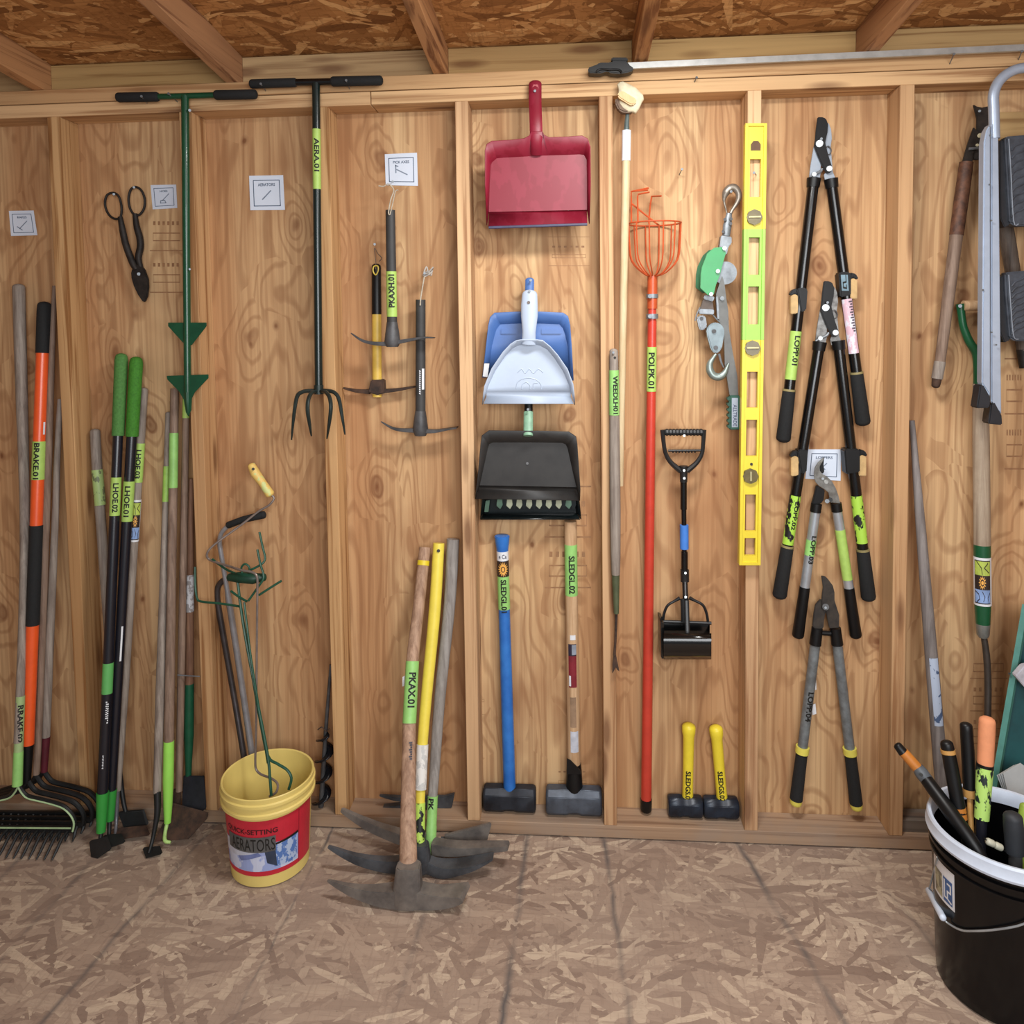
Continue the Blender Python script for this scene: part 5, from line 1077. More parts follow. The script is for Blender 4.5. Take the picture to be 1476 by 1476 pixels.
# hoes
def hoe_blade(par, pts, Y0, m, th=.004): return MB().prism([P(x, y, Y) for x, y, Y in pts], Vector((0, .004, .002))).build('blade', m, par, bevel=.0008)
GGR = plain('green_foam_pale', (78, 132, 62), .8, bump=.3, scale=160); GGR2 = plain('green_foam', (62, 130, 34), .8, bump=.3, scale=160)
HBL = plain('hoe_black_tube', (26, 27, 36), .28, var=.1, spec=.6); HGR = plain('hoe_green_socket', (52, 150, 62), .4, var=.06)
t = thing('hoe', 'long black hoe with pale green foam grip taped LHOE.02', 'hoe', PZ(140, 1236, 0), 'long hoes')
A, B = P(175, 514, .045), P(145.5, 1199, -.125)
tilt_tube(t, 'grip', A, B, [(514, 17), (519, 19), (628, 18)], GGR, dome=1); tilt_tube(t, 'handle', A, B, [(628, 14.5), (1142, 16)], HBL)
tilt_tube(t, 'tape', A, B, [(688, 14.9), (743, 15)], TAPE); wrap_text('LHOE.02', at_y(A, B, 696), at_y(A, B, 738), 7.6 * S(0), 8, INK, t)
tilt_tube(t, 'pale_band', A, B, [(955, 15.8), (999, 15.9)], plain('mid_green_tape', (96, 176, 96), .5, var=.06))
for y0, y1, sh in ((1009, 1035, .0), (1012, 1042, .004), (1086, 1106, -.003)):
    print_on('white_print', join_geo(*[rect_geo(k / 9, .1 + .2 * (k % 2), k / 9 + .06, .9) for k in range(9)]), wrap_fn(at_y(A, B, y0), at_y(A, B, y1), 8 * S(-.08), .005, sh), WHITE, t, cuts=3)
tilt_tube(t, 'socket', A, B, [(1142, 18.5), (1199, 13.5)], HGR)
pole(t, 'neck', [(146, 1196, -.125), (144, 1215, -.14), (140, 1230, -.16)], [7, 6, 5], RK)
MB().prism([P(128, 1214, -.150), P(152, 1208, -.140), P(158, 1226, -.165), P(140, 1238, -.172), P(131, 1236, -.165)], Vector((.004, .006, .003))).build('blade', RK, t, bevel=.001)
t = thing('hoe', 'long black hoe with bright green foam grip taped LHOE.01', 'hoe', PZ(160, 1222, 0), 'long hoes')
A, B = P(196.5, 519, .045), P(158, 1182, -.082)
tilt_tube(t, 'grip', A, B, [(519, 17.5), (524, 19.5), (629, 18.5)], GGR2, dome=1); tilt_tube(t, 'handle', A, B, [(629, 15), (1138, 15)], HBL)
tilt_tube(t, 'tape', A, B, [(693.5, 16), (751, 16)], TAPE); wrap_text('LHOE.01', at_y(A, B, 700), at_y(A, B, 744), 8.1 * S(0), 8, INK, t, shift=-2)
print_on('white_print', rect_geo(0, 0, 1, 1), wrap_fn(at_y(A, B, 901), at_y(A, B, 951), 7.6 * S(-.03), .005, .004), WHITE, t, cuts=3)
tilt_tube(t, 'socket', A, B, [(1138, 16.5), (1182, 13)], HGR)
pole(t, 'neck', [(158, 1180, -.082), (157, 1203, -.1), (154, 1216, -.13)], [7, 6, 5], RK)
MB().prism([P(148, 1206, -.12), P(172, 1204, -.115), P(178, 1216, -.135), P(160, 1222, -.145)], Vector((.004, .006, .003))).build('blade', RK, t, bevel=.001)
t = thing('hoe', 'hoe with worn grey handle, sun sticker and tape LHOE.03', 'hoe', PZ(168, 1224, 0), 'long hoes')
A, B = P(207.5, 562, .072), P(169, 1139, -.036)
tilt_tube(t, 'handle', A, B, [(562, 12), (700, 12.5), (1000, 14), (1139, 11)], GREYWOOD, dome=1)
tilt_tube(t, 'tape', A, B, [(639, 13.4), (695, 13.4)], TAPE); wrap_text('LHOE.03', at_y(A, B, 648), at_y(A, B, 689), 6.9 * S(.04), 7.5, INK, t, shift=-1.5)
rr = 7.0 * S(.03); a_, b_ = at_y(A, B, 720), at_y(A, B, 780); MB().tube([a_, b_], rr, 16).build('sticker', WHITE, t)
def city_sticker(par, a, b, r, span):
    BKS = plain('sticker_black', (52, 40, 36), .5)
    F = lambda l: wrap_fn(a, b, r, span, 0, lift=l)
    print_on('sticker_field', rect_geo(.06, .06, .36, .94), F(.0004), plain('field_green', (186, 206, 92), .5), par, cuts=8)
    print_on('sticker_field', rect_geo(.36, .06, .66, .94), F(.0004), BKS, par, cuts=8)
    print_on('sticker_field', rect_geo(.66, .06, .94, .94), F(.0004), plain('water_blue', (140, 170, 220), .5), par, cuts=8)
    print_on('sun_print', sun_geo(12, .10, .20, .51, .5, .75), F(.0008), SUNO, par, cuts=8, cutx=6)
    print_on('sun_ring', ring_geo(.51, .5, .08, .03, .75), F(.0011), BKS, par)
    print_on('sticker_lines', join_geo(stroke_geo([(.08, .2), (.2, .45), (.34, .5)], .025), stroke_geo([(.1, .8), (.2, .6), (.3, .85)], .025), stroke_geo([(.7, .1), (.75, .3), (.85, .35), (.92, .2)], .025), stroke_geo([(.7, .5), (.8, .62), (.9, .55)], .025), stroke_geo([(.72, .9), (.82, .78), (.92, .85)], .025), stroke_geo([(.06, .06), (.94, .06), (.94, .94), (.06, .94)], .02, True)), F(.0010), BKS, par, cuts=8)
city_sticker(t, a_, b_, rr, .032)
pole(t, 'neck', [(169, 1136, -.036), (168, 1165, -.046), (167.5, 1185, -.058), (166, 1203, -.085)], [8, 7, 5, 5], plain('worn_neck', (128, 130, 138), .4, .5))
MB().prism([P(160, 1197, -.075), P(208, 1192, -.066), P(214, 1205, -.09), P(168, 1211, -.104)], Vector((.003, .006, .003))).build('blade', RUST, t, bevel=.001)
t = thing('hoe', 'short grey-handled hoe with faded tape leaning toward the black hoes', 'hoe', PZ(180, 1200, 0), 'long hoes')
pole(t, 'handle', [(137, 622, .06), (141, 690, .05), (149, 800, .045), (160, 950, .03), (170, 1090, .012)], [14.5, 15, 14.5, 14, 13], GREYWOOD, dome=1)
A, B = P(140, 677, .052), P(144.6, 728, .043); MB().tube([A, B], 8 * S(.05), 14).build('tape', flaky('faded_lime', (164, 190, 122), (110, 122, 88), .56, 50), t)
pole(t, 'neck', [(170, 1088, .012), (177, 1150, -.02), (184, 1180, -.04)], [9, 7, 6], RK)
MB().prism([P(170, 1172, -.04), P(205, 1169, -.038), P(212, 1190, -.05), P(178, 1194, -.055)], Vector((.003, .006, .003))).build('blade', RK, t, bevel=.001)
# the right-hand cluster of this corner
t = thing('hoe', 'hoe with lime painted foot and broad rusty blade', 'hoe', PZ(240, 1222, 0), 'long hoes')
A, B = P(251.8, 560, .06), P(241.5, 1186, -.085)
tilt_tube(t, 'handle', A, B, [(560, 12), (800, 13), (1069, 14.5)], GREYWOOD2); tilt_tube(t, 'tape', A, B, [(624, 13.2), (703, 13.2)], plain('soft_green_tape', (146, 200, 110), .5, var=.12))
tilt_tube(t, 'painted_foot', A, B, [(1068, 15.5), (1124, 16), (1160, 13.5), (1186, 10)], plain('bright_lime_paint', (154, 224, 92), .45, var=.05))
pole(t, 'neck', [(241.3, 1185, -.085), (238, 1200, -.1), (238, 1212, -.118), (246, 1214, -.118)], [6, 5.5, 6, 4], plain('pale_lime', (176, 214, 128), .5))
MB().prism([P(222, 1214, -.112), P(248, 1160, -.045), P(300, 1174, -.068), P(299, 1180, -.074), P(272, 1210, -.110)], Vector((.0, .005, .004))).build('blade', RUST, t, bevel=.001)
t = thing('hoe', 'grey-handled hoe with curved dark neck and faint lime tape', 'hoe', PZ(214, 1234, 0), 'long hoes')
A, B = P(243, 596, .068), P(226.5, 1142, -.085)
tilt_tube(t, 'handle', A, B, [(596, 9), (800, 11), (1000, 13.5), (1142, 12)], GREYWOOD, dome=1); tilt_tube(t, 'tape', A, B, [(672, 10.4), (723, 10.8)], plain('yellow_green_tape', (160, 206, 96), .5, var=.15))
pole(t, 'neck', [(226.8, 1140, -.085), (227, 1170, -.1), (223, 1195, -.115), (219, 1214, -.13), (214, 1230, -.15)], [11, 9.5, 7, 6, 5], RK)
MB().prism([P(205, 1224, -.14), P(228, 1222, -.135), P(232, 1232, -.155), P(210, 1238, -.165)], Vector((.003, .006, .003))).build('blade', RK, t, bevel=.001)
t = thing('garden_fork', 'brown-handled tool with lime band just below the green foot blade', 'garden tool', PZ(258, 1195, 0))
A, B = P(268.5, 575, .06), P(258, 1140, -.03); tilt_tube(t, 'handle', A, B, [(575, 9.5), (700, 10), (1000, 11), (1140, 10)], GREYWOOD2, dome=1); tilt_tube(t, 'tape', A, B, [(575, 10.5), (602.5, 10.5)], TAPE)
MB().prism([P(250, 1138, -.022), P(260, 1138, -.022), P(259, 1180, -.026), P(256, 1188, -.028), P(247, 1178, -.026)], Vector((0, .005, .001))).build('blade', RUST, t, bevel=.001)
t = thing('shovel', 'thin brown-handled shovel with green socket and black blade', 'shovel', PZ(280, 1180, 0))
A, B = P(275.5, 690, .055), P(271.5, 1120, .02)
tilt_tube(t, 'handle', A, B, [(690, 7), (800, 10), (985, 13.5), (1010, 13.5)], handle_wood('brown_handle', (138, 104, 82), (100, 70, 54))); tilt_tube(t, 'sticker', A, B, [(828, 11.5), (881, 12.5)], flaky('torn_sticker', (206, 208, 212), (150, 146, 146), .5, 60))
tilt_tube(t, 'socket', A, B, [(985, 14.2), (1060, 15), (1100, 10), (1120, 9)], plain('shovel_green', (22, 84, 58), .45, var=.15))
MB().prism([P(264, 1119, .012), P(294, 1119, .012), P(297, 1165, -.03), P(284, 1178, -.04), P(262, 1165, -.03)], Vector((0, .004, .001))).build('blade', plain('blade_black', (36, 38, 46), .5, .3, var=.3), t, bevel=.001)
t = thing('wire_staple', 'thin wire bridging the brown handles at the second stud', 'wire', P(272, 974, -.012)); wire('wire', [(256, 973), (270, 974), (288, 975)], -.018, 2, STEEL, t, sub=0)
# ------------------------------------------------------------------ bar clamp on the top plate
t = thing('bar_clamp', 'long aluminium bar clamp with black jaw lying along the top plate', 'clamp', P(1190, 90, -.03))
A, B = P(904, 95.5, -.028), P(1490, 68.5, -.028); d = (B - A) / 2
MB().obox((A + B) / 2, d, Vector((0, .006, 0)), Vector((0, 0, 4.2 * S(-.03)))).build('bar', plain('clamp_aluminium', (190, 192, 190), .35, .5, var=.12), t, bevel=.001)
ck = lambda pts: cv(840, 60, 9.225, pts)
plate('jaw', ck([(70, 345), (190, 300), (225, 275), (360, 275), (380, 262), (600, 265), (612, 300), (680, 350), (670, 385), (590, 410), (480, 425), (370, 415), (330, 390), (240, 418), (80, 415)]), -.048, .036, BLACK, t, bevel=.003)
plate('jaw_pad', ck([(380, 205), (598, 205), (600, 262), (382, 262)]), -.044, .03, BLACK, t, bevel=.003)
wire('jaw_lever', ck([(180, 400), (235, 365), (360, 368), (470, 370), (520, 405)]), -.052, 2.6, BLACK, t)
nail(1369, 92, .0, -.04, -6, 14, 'bent nail under the bar clamp near the ladder'); nail(1468, 86, .0, -.04, -5, 12, 'bent nail under the bar clamp at its right end'); nail(1001, 118, .0, -.02, -3, 6, 'short bent nail in the top plate beside the brush')
nail(979, 252, .089, .05, -4, 8, 'bare bent nail in the plywood above the fruit picker')
# ------------------------------------------------------------------ old rusty lopper on the right
co = lambda pts: cv(1330, 130, 5.466, pts)
t = thing('lopper', 'old rusty lopper with long weathered wooden handles beside the step ladder', 'lopper', P(1350, 560, .05), 'loppers')
OI = plain('old_iron', (58, 50, 44), .6, .35, dark=(38, 34, 32), scale=40, bump=.2)
plate('hook_blade', co([(402, 112), (430, 128), (470, 135), (520, 125), (545, 170), (540, 300), (520, 380), (500, 470), (470, 545), (400, 548), (390, 500), (410, 400), (428, 320), (430, 220), (415, 160)]), .045, .008, OI, t, bevel=.0015)
plate('counter_blade', co([(405, 290), (440, 330), (455, 380), (440, 440), (400, 500), (395, 565), (318, 560), (340, 480), (365, 400)]), .038, .008, OI, t, bevel=.0015)
for q, r in (((450, 357), .006), ((430, 432), .004)):
    x, y = co([q])[0]; MB().tube([P(x, y, .040), P(x, y, .030)], r, 12).build('bolt', plain('pale_brass', (196, 184, 150), .35, .4), t)
wire('bumper', co([(365, 462), (400, 460), (445, 455)]), .032, 4, STEEL, t)
pole(t, 'ferrule', [(1393, 234, .05), (1386, 285, .05), (1378.6, 339, .05)], [17.5, 18.5, 18], plain('rusty_ferrule', (112, 74, 54), .6, .2, dark=(70, 46, 36), scale=50, bump=.2))
pole(t, 'handle', [(1378.6, 338, .05), (1368, 420, .05), (1355, 522, .05)], [17, 16, 13.5], GREYWOOD2); pole(t, 'end_ferrule', [(1355, 521, .05), (1350.5, 546, .05)], [15, 15], GREYWOOD); pole(t, 'end_cap', [(1350.5, 545, .05), (1348.7, 556, .05)], [13, 11], RUST, dome=3)
pole(t, 'handle', [(1436, 270, .055), (1450, 335, .055), (1464, 420, .055), (1474, 505, .055)], [15, 20, 18, 15], handle_wood('dark_old_wood', (104, 92, 82), (70, 60, 54))); pole(t, 'end_cap', [(1473.5, 503, .055), (1477, 530, .055)], [15, 13], IRON)
nail(1412, 160, .089, .03, 0, 0, 'nail holding the old rusty lopper')
# ------------------------------------------------------------------ green D-handled fork
t = thing('d_handle_fork', 'D-handled tool with green yoke, wooden shaft and sun sticker', 'garden tool', P(1423, 1110, .0))
FG = plain('fork_green', (22, 84, 52), .35, var=.1)
wire('yoke', [(1384, 438), (1386, 455), (1389, 472), (1397, 492), (1407, 508), (1410, 525), (1411, 553)], .045, [11, 10, 10, 11, 12, 13, 14], FG, t, n=10)
wire('yoke', [(1441, 438), (1439, 455), (1436, 472), (1428, 492), (1418, 508), (1415, 525), (1414, 553)], .045, [11, 10, 10, 11, 12, 13, 14], FG, t, n=10)
bar('crossbar', (1388, 441), (1438, 441), 15, TANWOOD, t, .045); MB().tube([P(1384, 441, .034), P(1384, 441, .028)], .005, 10).build('bolt', STEEL, t)
A, B = P(1413.2, 553, .045), P(1417, 919, .02)
tilt_tube(t, 'shaft', A, B, [(553, 19), (640, 21), (785, 21.5)], handle_wood('pale_grey_shaft', (172, 156, 136), (136, 118, 100))); tilt_tube(t, 'green_band', A, B, [(785, 21.5), (870, 21), (900, 18)], FG); tilt_tube(t, 'ferrule', A, B, [(899, 18.2), (915, 16), (919, 11)], plain('dull_ferrule', (150, 152, 148), .4, .5))
a_, b_ = at_y(A, B, 802), at_y(A, B, 871); rr = 10.9 * S(.03); MB().tube([a_, b_], rr, 18).build('sticker', WHITE, t); city_sticker(t, a_, b_, rr, .046)
pole(t, 'shank', [(1418, 917, .02), (1422, 945, .015), (1424, 985, .01), (1423.5, 1040, -.005), (1422, 1110, -.02)], [8, 9, 9, 9, 10], plain('brown_steel', (70, 62, 56), .5, .3)); 
for dx in (-12, 0, 12): pole(t, 'prong', [(1422 + dx * .6, 1105, -.02), (1422 + dx, 1130, -.025), (1422 + dx, 1185, -.05)], [6, 6, 3], RUST)
# ------------------------------------------------------------------ folded step ladder
AL = plain('ladder_aluminium', (176, 190, 210), .38, .35, var=.06); LB = plain('ladder_black', (34, 36, 42), .45, var=.2); TR = plain('tread_grey', (66, 72, 82), .5, dark=(50, 54, 62), scale=50)
t = thing('step_ladder', 'folded aluminium step ladder with dark ribbed treads at the right edge', 'ladder', P(1440, 614, -.06))
wire('hand_rail', [(1580, 200), (1582, 155), (1578, 128), (1568, 110), (1550, 98), (1500, 97), (1476, 98), (1461, 101.5), (1447, 110), (1437, 122), (1432, 138), (1432.5, 160), (1433.5, 200)], -.06, 13.5, AL, t, n=14)
MB().prism([P(1418.5, 205, -.078), P(1422, 188, -.078), P(1428, 178, -.078), P(1428, 572, -.078), P(1420, 560, -.078), P(1415.5, 553, -.078)], .028).build('rail', AL, t, bevel=.003)
MB().prism([P(1428.8, 178, -.070), P(1439.5, 176, -.070), P(1444, 598, -.070), P(1436, 590, -.070), P(1428.8, 580, -.070)], .03).build('rail', AL, t, bevel=.003)
MB().prism([P(1572, 178, -.078), P(1584, 188, -.078), P(1588, 205, -.078), P(1592, 553, -.078), P(1586, 562, -.078), P(1576, 574, -.078)], .028).build('rail', AL, t, bevel=.003)
MB().prism([P(1560, 176, -.070), P(1571, 178, -.070), P(1574, 580, -.070), P(1566, 590, -.070), P(1558, 598, -.070)], .03).build('rail', AL, t, bevel=.003)
plate('foot', [(1595, 555), (1590, 554), (1577, 574), (1578, 588), (1599, 589)], -.082, .036, LB, t, bevel=.003); plate('foot', [(1575, 582), (1569, 580), (1556, 599), (1556, 613), (1577, 612)], -.074, .036, LB, t, bevel=.003)
plate('foot', [(1413, 555), (1418, 554.5), (1428.5, 574), (1427, 588), (1408, 588.5)], -.082, .036, LB, t, bevel=.003); plate('foot', [(1428.5, 582), (1434, 579.5), (1444.5, 599), (1445.5, 613), (1425, 611)], -.074, .036, LB, t, bevel=.003)
for q in ((1427.5, 195), (1426.5, 266), (1429, 318), (1417, 418), (1429.5, 479), (1436, 497)):
    MB().tube([P(q[0], q[1], -.079), P(q[0], q[1], -.081)], .0025, 8).build('rivet', DSTEEL, t)
for y0, y1, x0 in ((196, 326, 1446), (392, 492, 1446)):
    plate('tread', [(x0 + 3, y0 + 2), (x0 + 8, y0), (1560, y0 - 8), (1560, y1 - 4), (x0 + 18, y1), (x0 + 10, y1 - 5), (x0 + 5, y0 + 40)], -.062, .03, TR, t, bevel=.004)
    plate('tread_side', [(x0 - 5, y0 + 8), (x0 + 4, y0 + 2), (x0 + 10, y1 - 2), (x0 + 2, y1 + 2), (x0 - 4, y1 - 12)], -.05, .03, LB, t, bevel=.002)
    for k in range(9):
        yy = y0 + 14 + k * (y1 - y0 - 22) / 9
        for ox in (0, 26, 52, 78): wire('tread_rib', [(x0 + ox + 12, yy + 7), (x0 + ox + 18, yy), (x0 + ox + 26, yy - 3), (x0 + ox + 34, yy - 9)], -.0625, 2.4, TR, t, n=6, sub=3)
    wire('tread_edge', [(x0 + 8, y0 + 4), (x0 + 11, y0 + 50), (x0 + 15, y1 - 8), (x0 + 22, y1 - 3)], -.0635, 1.6, plain('tread_edge', (132, 140, 152), .5), t, sub=4)
# ------------------------------------------------------------------ grey pole behind the black bucket
t = thing('wooden_pole', 'weathered grey pole with torn blue label leaning behind the black bucket', 'pole', PZ(1362, 1205, 0))
A, B = P(1314.5, 606, .05), P(1363, 1196, -.03)
tilt_tube(t, 'shaft', A, B, [(606, 7), (680, 10), (760, 13), (950, 17), (1059, 18), (1196, 18)], handle_wood('blue_grey_wood', (140, 134, 132), (100, 94, 92)))
print_on('torn_label', rect_geo(0, 0, 1, 1), wrap_fn(at_y(A, B, 946), at_y(A, B, 1043), 8.9 * S(.01), .024, .006), flaky('torn_blue_label', (172, 186, 208), (70, 90, 124), .57, 45), t, cuts=6)
# ------------------------------------------------------------------ teal board and papers at the right edge
TEAL = plain('teal_plastic', (16, 78, 82), .5, dark=(12, 60, 66), scale=10); TE = plain('teal_edge', (72, 134, 124), .5, var=.12)
t = thing('teal_board', 'dark teal board with a paler rim leaning at the right edge', 'board', P(1440, 1150, -.12))
MB().prism([P(1478, 885, -.03), P(1560, 872, -.03), P(1560, 1170, -.14), P(1436, 1150, -.14)], Vector((0, .012, .004))).build('panel', TEAL, t, bevel=.001)
A, B = P(1479, 872, -.032), P(1431, 1150, -.145); MB().tube([A, B], 5.5 * S(-.1), 4, flat=(1, .8)).build('rim', TE, t)
MB().tube([P(1455, 971, -.079), P(1455, 971, -.082)], .003, 8).build('screw', INK, t)
t = thing('paper_pack', 'white boxed pack wedged against the teal board', 'box', P(1480, 992, -.1)); MB().prism([P(1464, 975, -.115), P(1476, 961, -.115), P(1530, 950, -.115), P(1530, 1006, -.115), P(1478, 992, -.115)], .02).build('carton', plain('carton_white', (196, 196, 206), .5), t, bevel=.002)
t = thing('paper_sheaf', 'grey-white papers standing behind the black bucket rim', 'paper', P(1470, 1158, -.2))
for k in range(4):
    MB().prism([P(1437 + k * 3, 1118 - k, -.20 - k * .006), P(1462 + k * 3, 1103 - k, -.19 - k * .006), P(1560, 1165 - k, -.19 - k * .006), P(1560, 1290, -.21 - k * .006), P(1462, 1180, -.21 - k * .006)], .0015).build('sheet', plain('paper_grey', (178, 184, 186), .6, var=.06), t)
# ------------------------------------------------------------------ black bucket of tools
KX, KY, KR, KH, KB = 2.473, -.440, .156, .377, .132
BB_ = plain('bucket_black', (10, 10, 12), .22, var=.15, spec=.35); RW = plain('rim_white', (206, 218, 236), .4, var=.05)
t = thing('bucket', 'black plastic bucket with white rim holding tools, at the lower right', 'bucket', (KX, KY, 0))
kr = lambda z: KB + (KR - .006 - KB) * z / KH
MB().lathe([(KB - .008, 0), (KB, .005), (kr(.24), .24), (kr(.298), .298), (kr(.30) + .005, .30), (kr(.306) + .005, .306), (kr(.308), .308), (kr(.32), .32), (kr(.322) + .006, .322), (kr(.329) + .006, .329), (kr(.331), .331), (kr(.352), .352), (kr(.352) - .004, .352), (KB - .004, .008), (.001, .006), (.001, 0)], (KX, KY, 0), 64, closed=True).build('shell', BB_, t, angle=30)
MB().lathe([(kr(.344) + .001, .344), (KR + .002, .344), (KR + .004, .350), (KR + .001, .358), (KR + .001, .372), (KR - .002, KH), (KR - .008, KH - .001), (KR - .012, .366), (kr(.344) - .006, .350), (kr(.344) - .006, .345)], (KX, KY, 0), 64, closed=True).build('rim', RW, t, angle=30)
ph = math.atan2(CAM.y - KY, CAM.x - KX)
def onk(phi, z, lift): a = ph + math.radians(phi); r = kr(z) + lift; return Vector((KX + r * math.cos(a), KY + r * math.sin(a), z))
def ang_of(x, y):
    "angle round the bucket whose surface point at mid height falls on the photo column x"
    best = min(range(-90, 91), key=lambda p: abs(proj(onk(p, .26, 0))[0] - x)); return best
a0, a1 = ang_of(1347, 0), ang_of(1376, 0)
lb = print_on('label', rect_geo(0, 0, 1, 1), lambda u, v: onk(a0 + (a1 - a0) * u, .205 + .088 * v, .0008), WHITE, t, cutx=8)
print_on('label_picture', rect_geo(.1, .08, .5, .72), lambda u, v: onk(a0 + (a1 - a0) * u, .205 + .088 * v, .0012), flaky('label_scene', (120, 116, 100), (172, 168, 140), .5, 60), lb, cutx=8)
print_on('label_picture', join_geo(rect_geo(.56, .08, .92, .72)), lambda u, v: onk(a0 + (a1 - a0) * u, .205 + .088 * v, .0012), plain('label_blue', (70, 104, 160), .5), lb, cutx=8)
print_on('label_mark', join_geo(stroke_geo([(.62, .65), (.62, .2), (.74, .2)], .05), stroke_geo([(.74, .6), (.86, .6), (.86, .4), (.74, .4), (.74, .2), (.88, .15)], .05)), lambda u, v: onk(a0 + (a1 - a0) * u, .205 + .088 * v, .0016), WHITE, lb)
g0, g1 = onk(ang_of(1352, 0) - 14, .255, .012), None
A, B = PZ(1337.5, 1283, .235), PZ(1358, 1324, .205)
A = onk(a0 - 8, .245, .014); 
def near_bucket(x, y, lift):
    best = None
    for p in range(-95, 96):
        for zz in range(4, 37):
            q = onk(p, zz / 100, lift); u, v = proj(q); d = (u - x) ** 2 + (v - y) ** 2
            if best is None or d < best[0]: best = (d, q)
    return best[1]
A, B = near_bucket(1338.5, 1284, .012), near_bucket(1358, 1323, .014)
MB().tube([A, B], .0075, 12, dome=2).build('bail_grip', RW, t)
MB().tube(smooth_path([B, near_bucket(1366, 1331, .006), near_bucket(1385, 1339, .006), near_bucket(1405, 1342, .006), near_bucket(1440, 1340, .006), near_bucket(1476, 1329, .006), near_bucket(1510, 1312, .006)], 4), .0022, 8).build('bail_wire', plain('bail_wire', (170, 176, 180), .35, .5), t)
MB().tube([near_bucket(1352, 1235, .004), A], .002, 8).build('bail_wire', plain('bail_wire', (170, 176, 180), .35, .5), t)
SO = plain('tool_orange', (196, 122, 48), .5, var=.1); TB = plain('tool_tan', (196, 148, 82), .5)
def tool(nm, label, cat, x, y): return thing(nm, label, cat, Vector((KX, KY, .01)) + Vector((x, y, 0)), 'tools in the black bucket')
# folding saw with orange grip leaning out to the left
t = tool('pruning_shears', 'orange and black shear handle leaning out of the black bucket to the left', 'shears', .02, -.02)
pole(t, 'cap', [(1294, 1075, -.33), (1302, 1085, -.337)], [12, 14], BLACK, dome=1); pole(t, 'grip', [(1302, 1084, -.337), (1324, 1109, -.352)], [14.5, 15.5], SO)
pole(t, 'joint', [(1322, 1105, -.351), (1328, 1114, -.356), (1338, 1127, -.364)], [15, 19, 18], plain('joint_grey', (92, 98, 104), .5)); MB().tube([P(1328, 1117, -.374), P(1328, 1117, -.378)], .004, 8).build('hole', INK, t)
pole(t, 'blade_case', [(1336, 1125, -.366), (1370, 1171, -.43), (1405, 1220, -.48), (1422, 1255, -.50)], [18, 21, 20, 18], BLACK)
t = tool('pruning_shears', 'black shear handle with two tan bands in the black bucket', 'shears', -.02, .03)
pole(t, 'handle', [(1364.5, 1072, -.385), (1370, 1100, -.393), (1379, 1150, -.41), (1383, 1172, -.418)], [17, 19, 19, 19], BLACK, dome=1); pole(t, 'band', [(1366, 1080, -.387), (1367, 1086, -.389)], [19.5, 19.5], TB); pole(t, 'foot_band', [(1381.5, 1163, -.415), (1384.5, 1180, -.42)], [19.8, 18], SO); pole(t, 'blade', [(1384, 1178, -.42), (1397, 1250, -.44)], [10, 8], DSTEEL)
t = tool('pruning_shears', 'tall black shear handle with one tan band in the black bucket', 'shears', .02, .03)
pole(t, 'handle', [(1392.6, 1046, -.37), (1395, 1085, -.38), (1398, 1138, -.395)], [16.5, 17.5, 18], BLACK, dome=1); pole(t, 'band', [(1398, 1137, -.395), (1399, 1148, -.398)], [19, 19.5], TB); pole(t, 'blade', [(1398, 1147, -.398), (1400, 1200, -.42), (1404, 1260, -.44)], [8, 8, 8], TB)
t = tool('pruning_shears', 'salmon foam grip with flaking lime sleeve in the black bucket', 'shears', .0, -.03)
pole(t, 'grip', [(1423, 1039, -.40), (1422, 1060, -.405), (1420, 1102, -.415)], [21, 21.5, 20.5], plain('salmon_foam', (220, 146, 104), .8, var=.06, scale=60), dome=1); pole(t, 'collar', [(1420, 1101, -.415), (1419.6, 1107, -.416)], [22, 22], BLACK)
pole(t, 'flaking_sleeve', [(1419.5, 1106, -.416), (1415, 1180, -.435)], [22, 19], flaky('lime_dark_flakes', (176, 216, 112), (28, 40, 40), .54, 50)); pole(t, 'shaft', [(1415, 1178, -.435), (1412, 1260, -.455)], [15, 12], HBL)
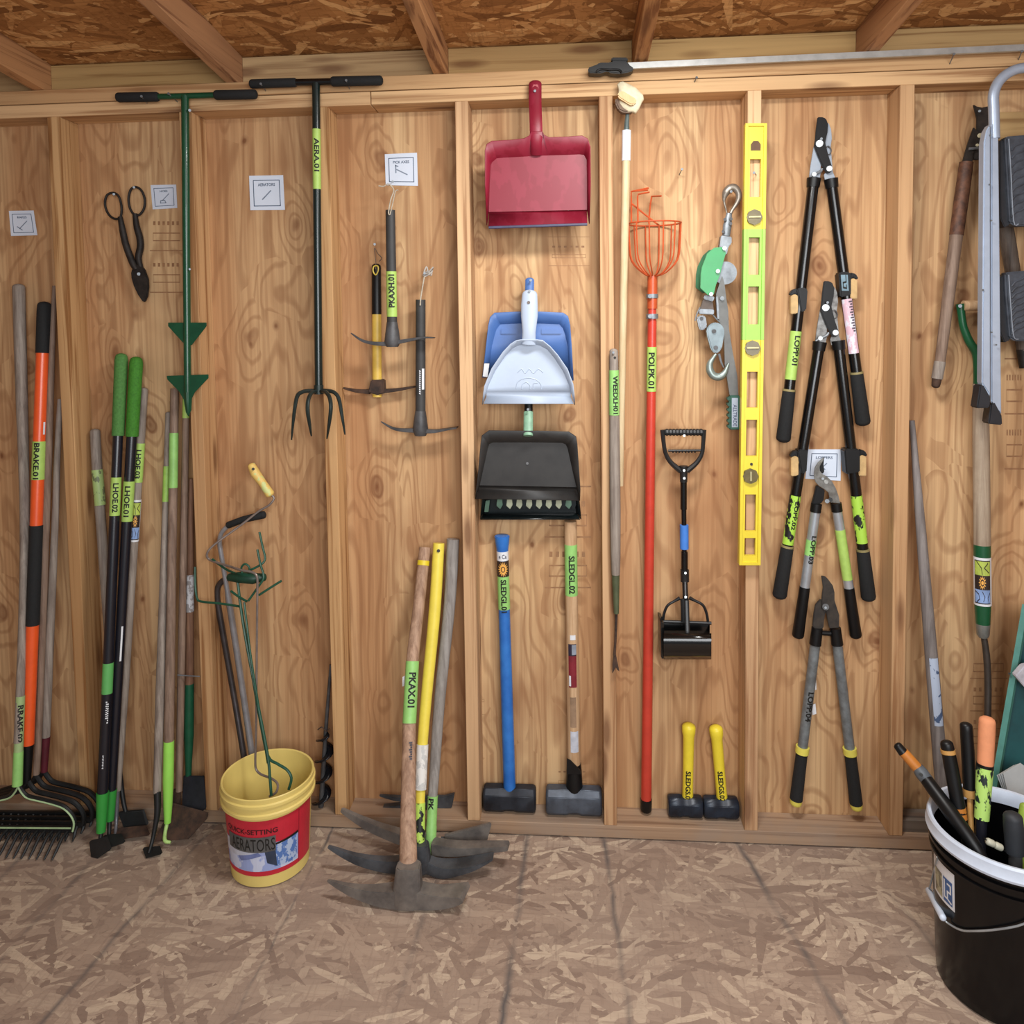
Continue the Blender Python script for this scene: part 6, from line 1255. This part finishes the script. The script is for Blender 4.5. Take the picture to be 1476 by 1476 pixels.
t = tool('rubber_mallet', 'black rubber handle standing upright at the right in the black bucket', 'hand tool', .03, -.05)
pole(t, 'handle', [(1460, 1178, -.475), (1461, 1195, -.478), (1463, 1230, -.485)], [25, 26, 24], plain('rubber_black', (44, 48, 54), .6, var=.15), dome=1); pole(t, 'shaft', [(1463, 1228, -.485), (1465, 1280, -.49)], [18, 16], DSTEEL)
t = tool('bead_cord', 'two cream beads on a dark cord inside the black bucket', 'cord', .0, -.06)
for x, y in ((1427.5, 1214.5), (1439, 1220)):
    MB().tube([P(x - 3.5, y - 1.6, -.50), P(x + 3.5, y + 1.6, -.50)], 5 * S(-.5), 10, dome=2).build('bead', plain('cream_bead', (196, 196, 178), .4), t)
wire('cord', [(1418, 1208), (1427, 1214), (1439, 1220), (1450, 1228)], -.50, 2, BLACK, t)
t = tool('lime_handle', 'lime green handle tip at the right inside the black bucket', 'hand tool', .06, .0)
pole(t, 'handle', [(1478, 1162, -.45), (1474, 1200, -.46), (1470, 1260, -.47)], [14, 16, 14], plain('lime_grip', (150, 176, 70), .5), dome=1)
# ------------------------------------------------------------------ faint grade stamps on the plywood
STAMP = plain('stamp_ink', (158, 116, 80), .7, var=.15, scale=80)
def stamp(x0, y0, x1, y1, rows):
    fn = lambda u, v: P(x0 + (x1 - x0) * u, y1 - (y1 - y0) * v, PLY - .0004)
    gs = []
    for k in range(rows):
        v = (k + .5) / rows; kind = k % 3
        if kind == 0: gs.append(rect_geo(0, v, 1, v + .012))
        elif kind == 1: gs.append(stroke_geo([(.1, v - .04), (.9, v - .04), (.9, v + .05), (.1, v + .05)], .012, True))
        else: gs += [rect_geo(.1 + j * .14, v - .02, .1 + j * .14 + .07, v + .025) for j in range(6)]
    print_on('grade_stamp', join_geo(*gs), fn, STAMP, wall)
stamp(785, 690, 852, 860, 7); stamp(790, 335, 850, 390, 4); stamp(216, 312, 264, 432, 6); stamp(1448, 505, 1476, 690, 7); stamp(1398, 955, 1452, 1080, 8); stamp(800, 1105, 850, 1150, 3); stamp(680, 1000, 700, 1040, 2)
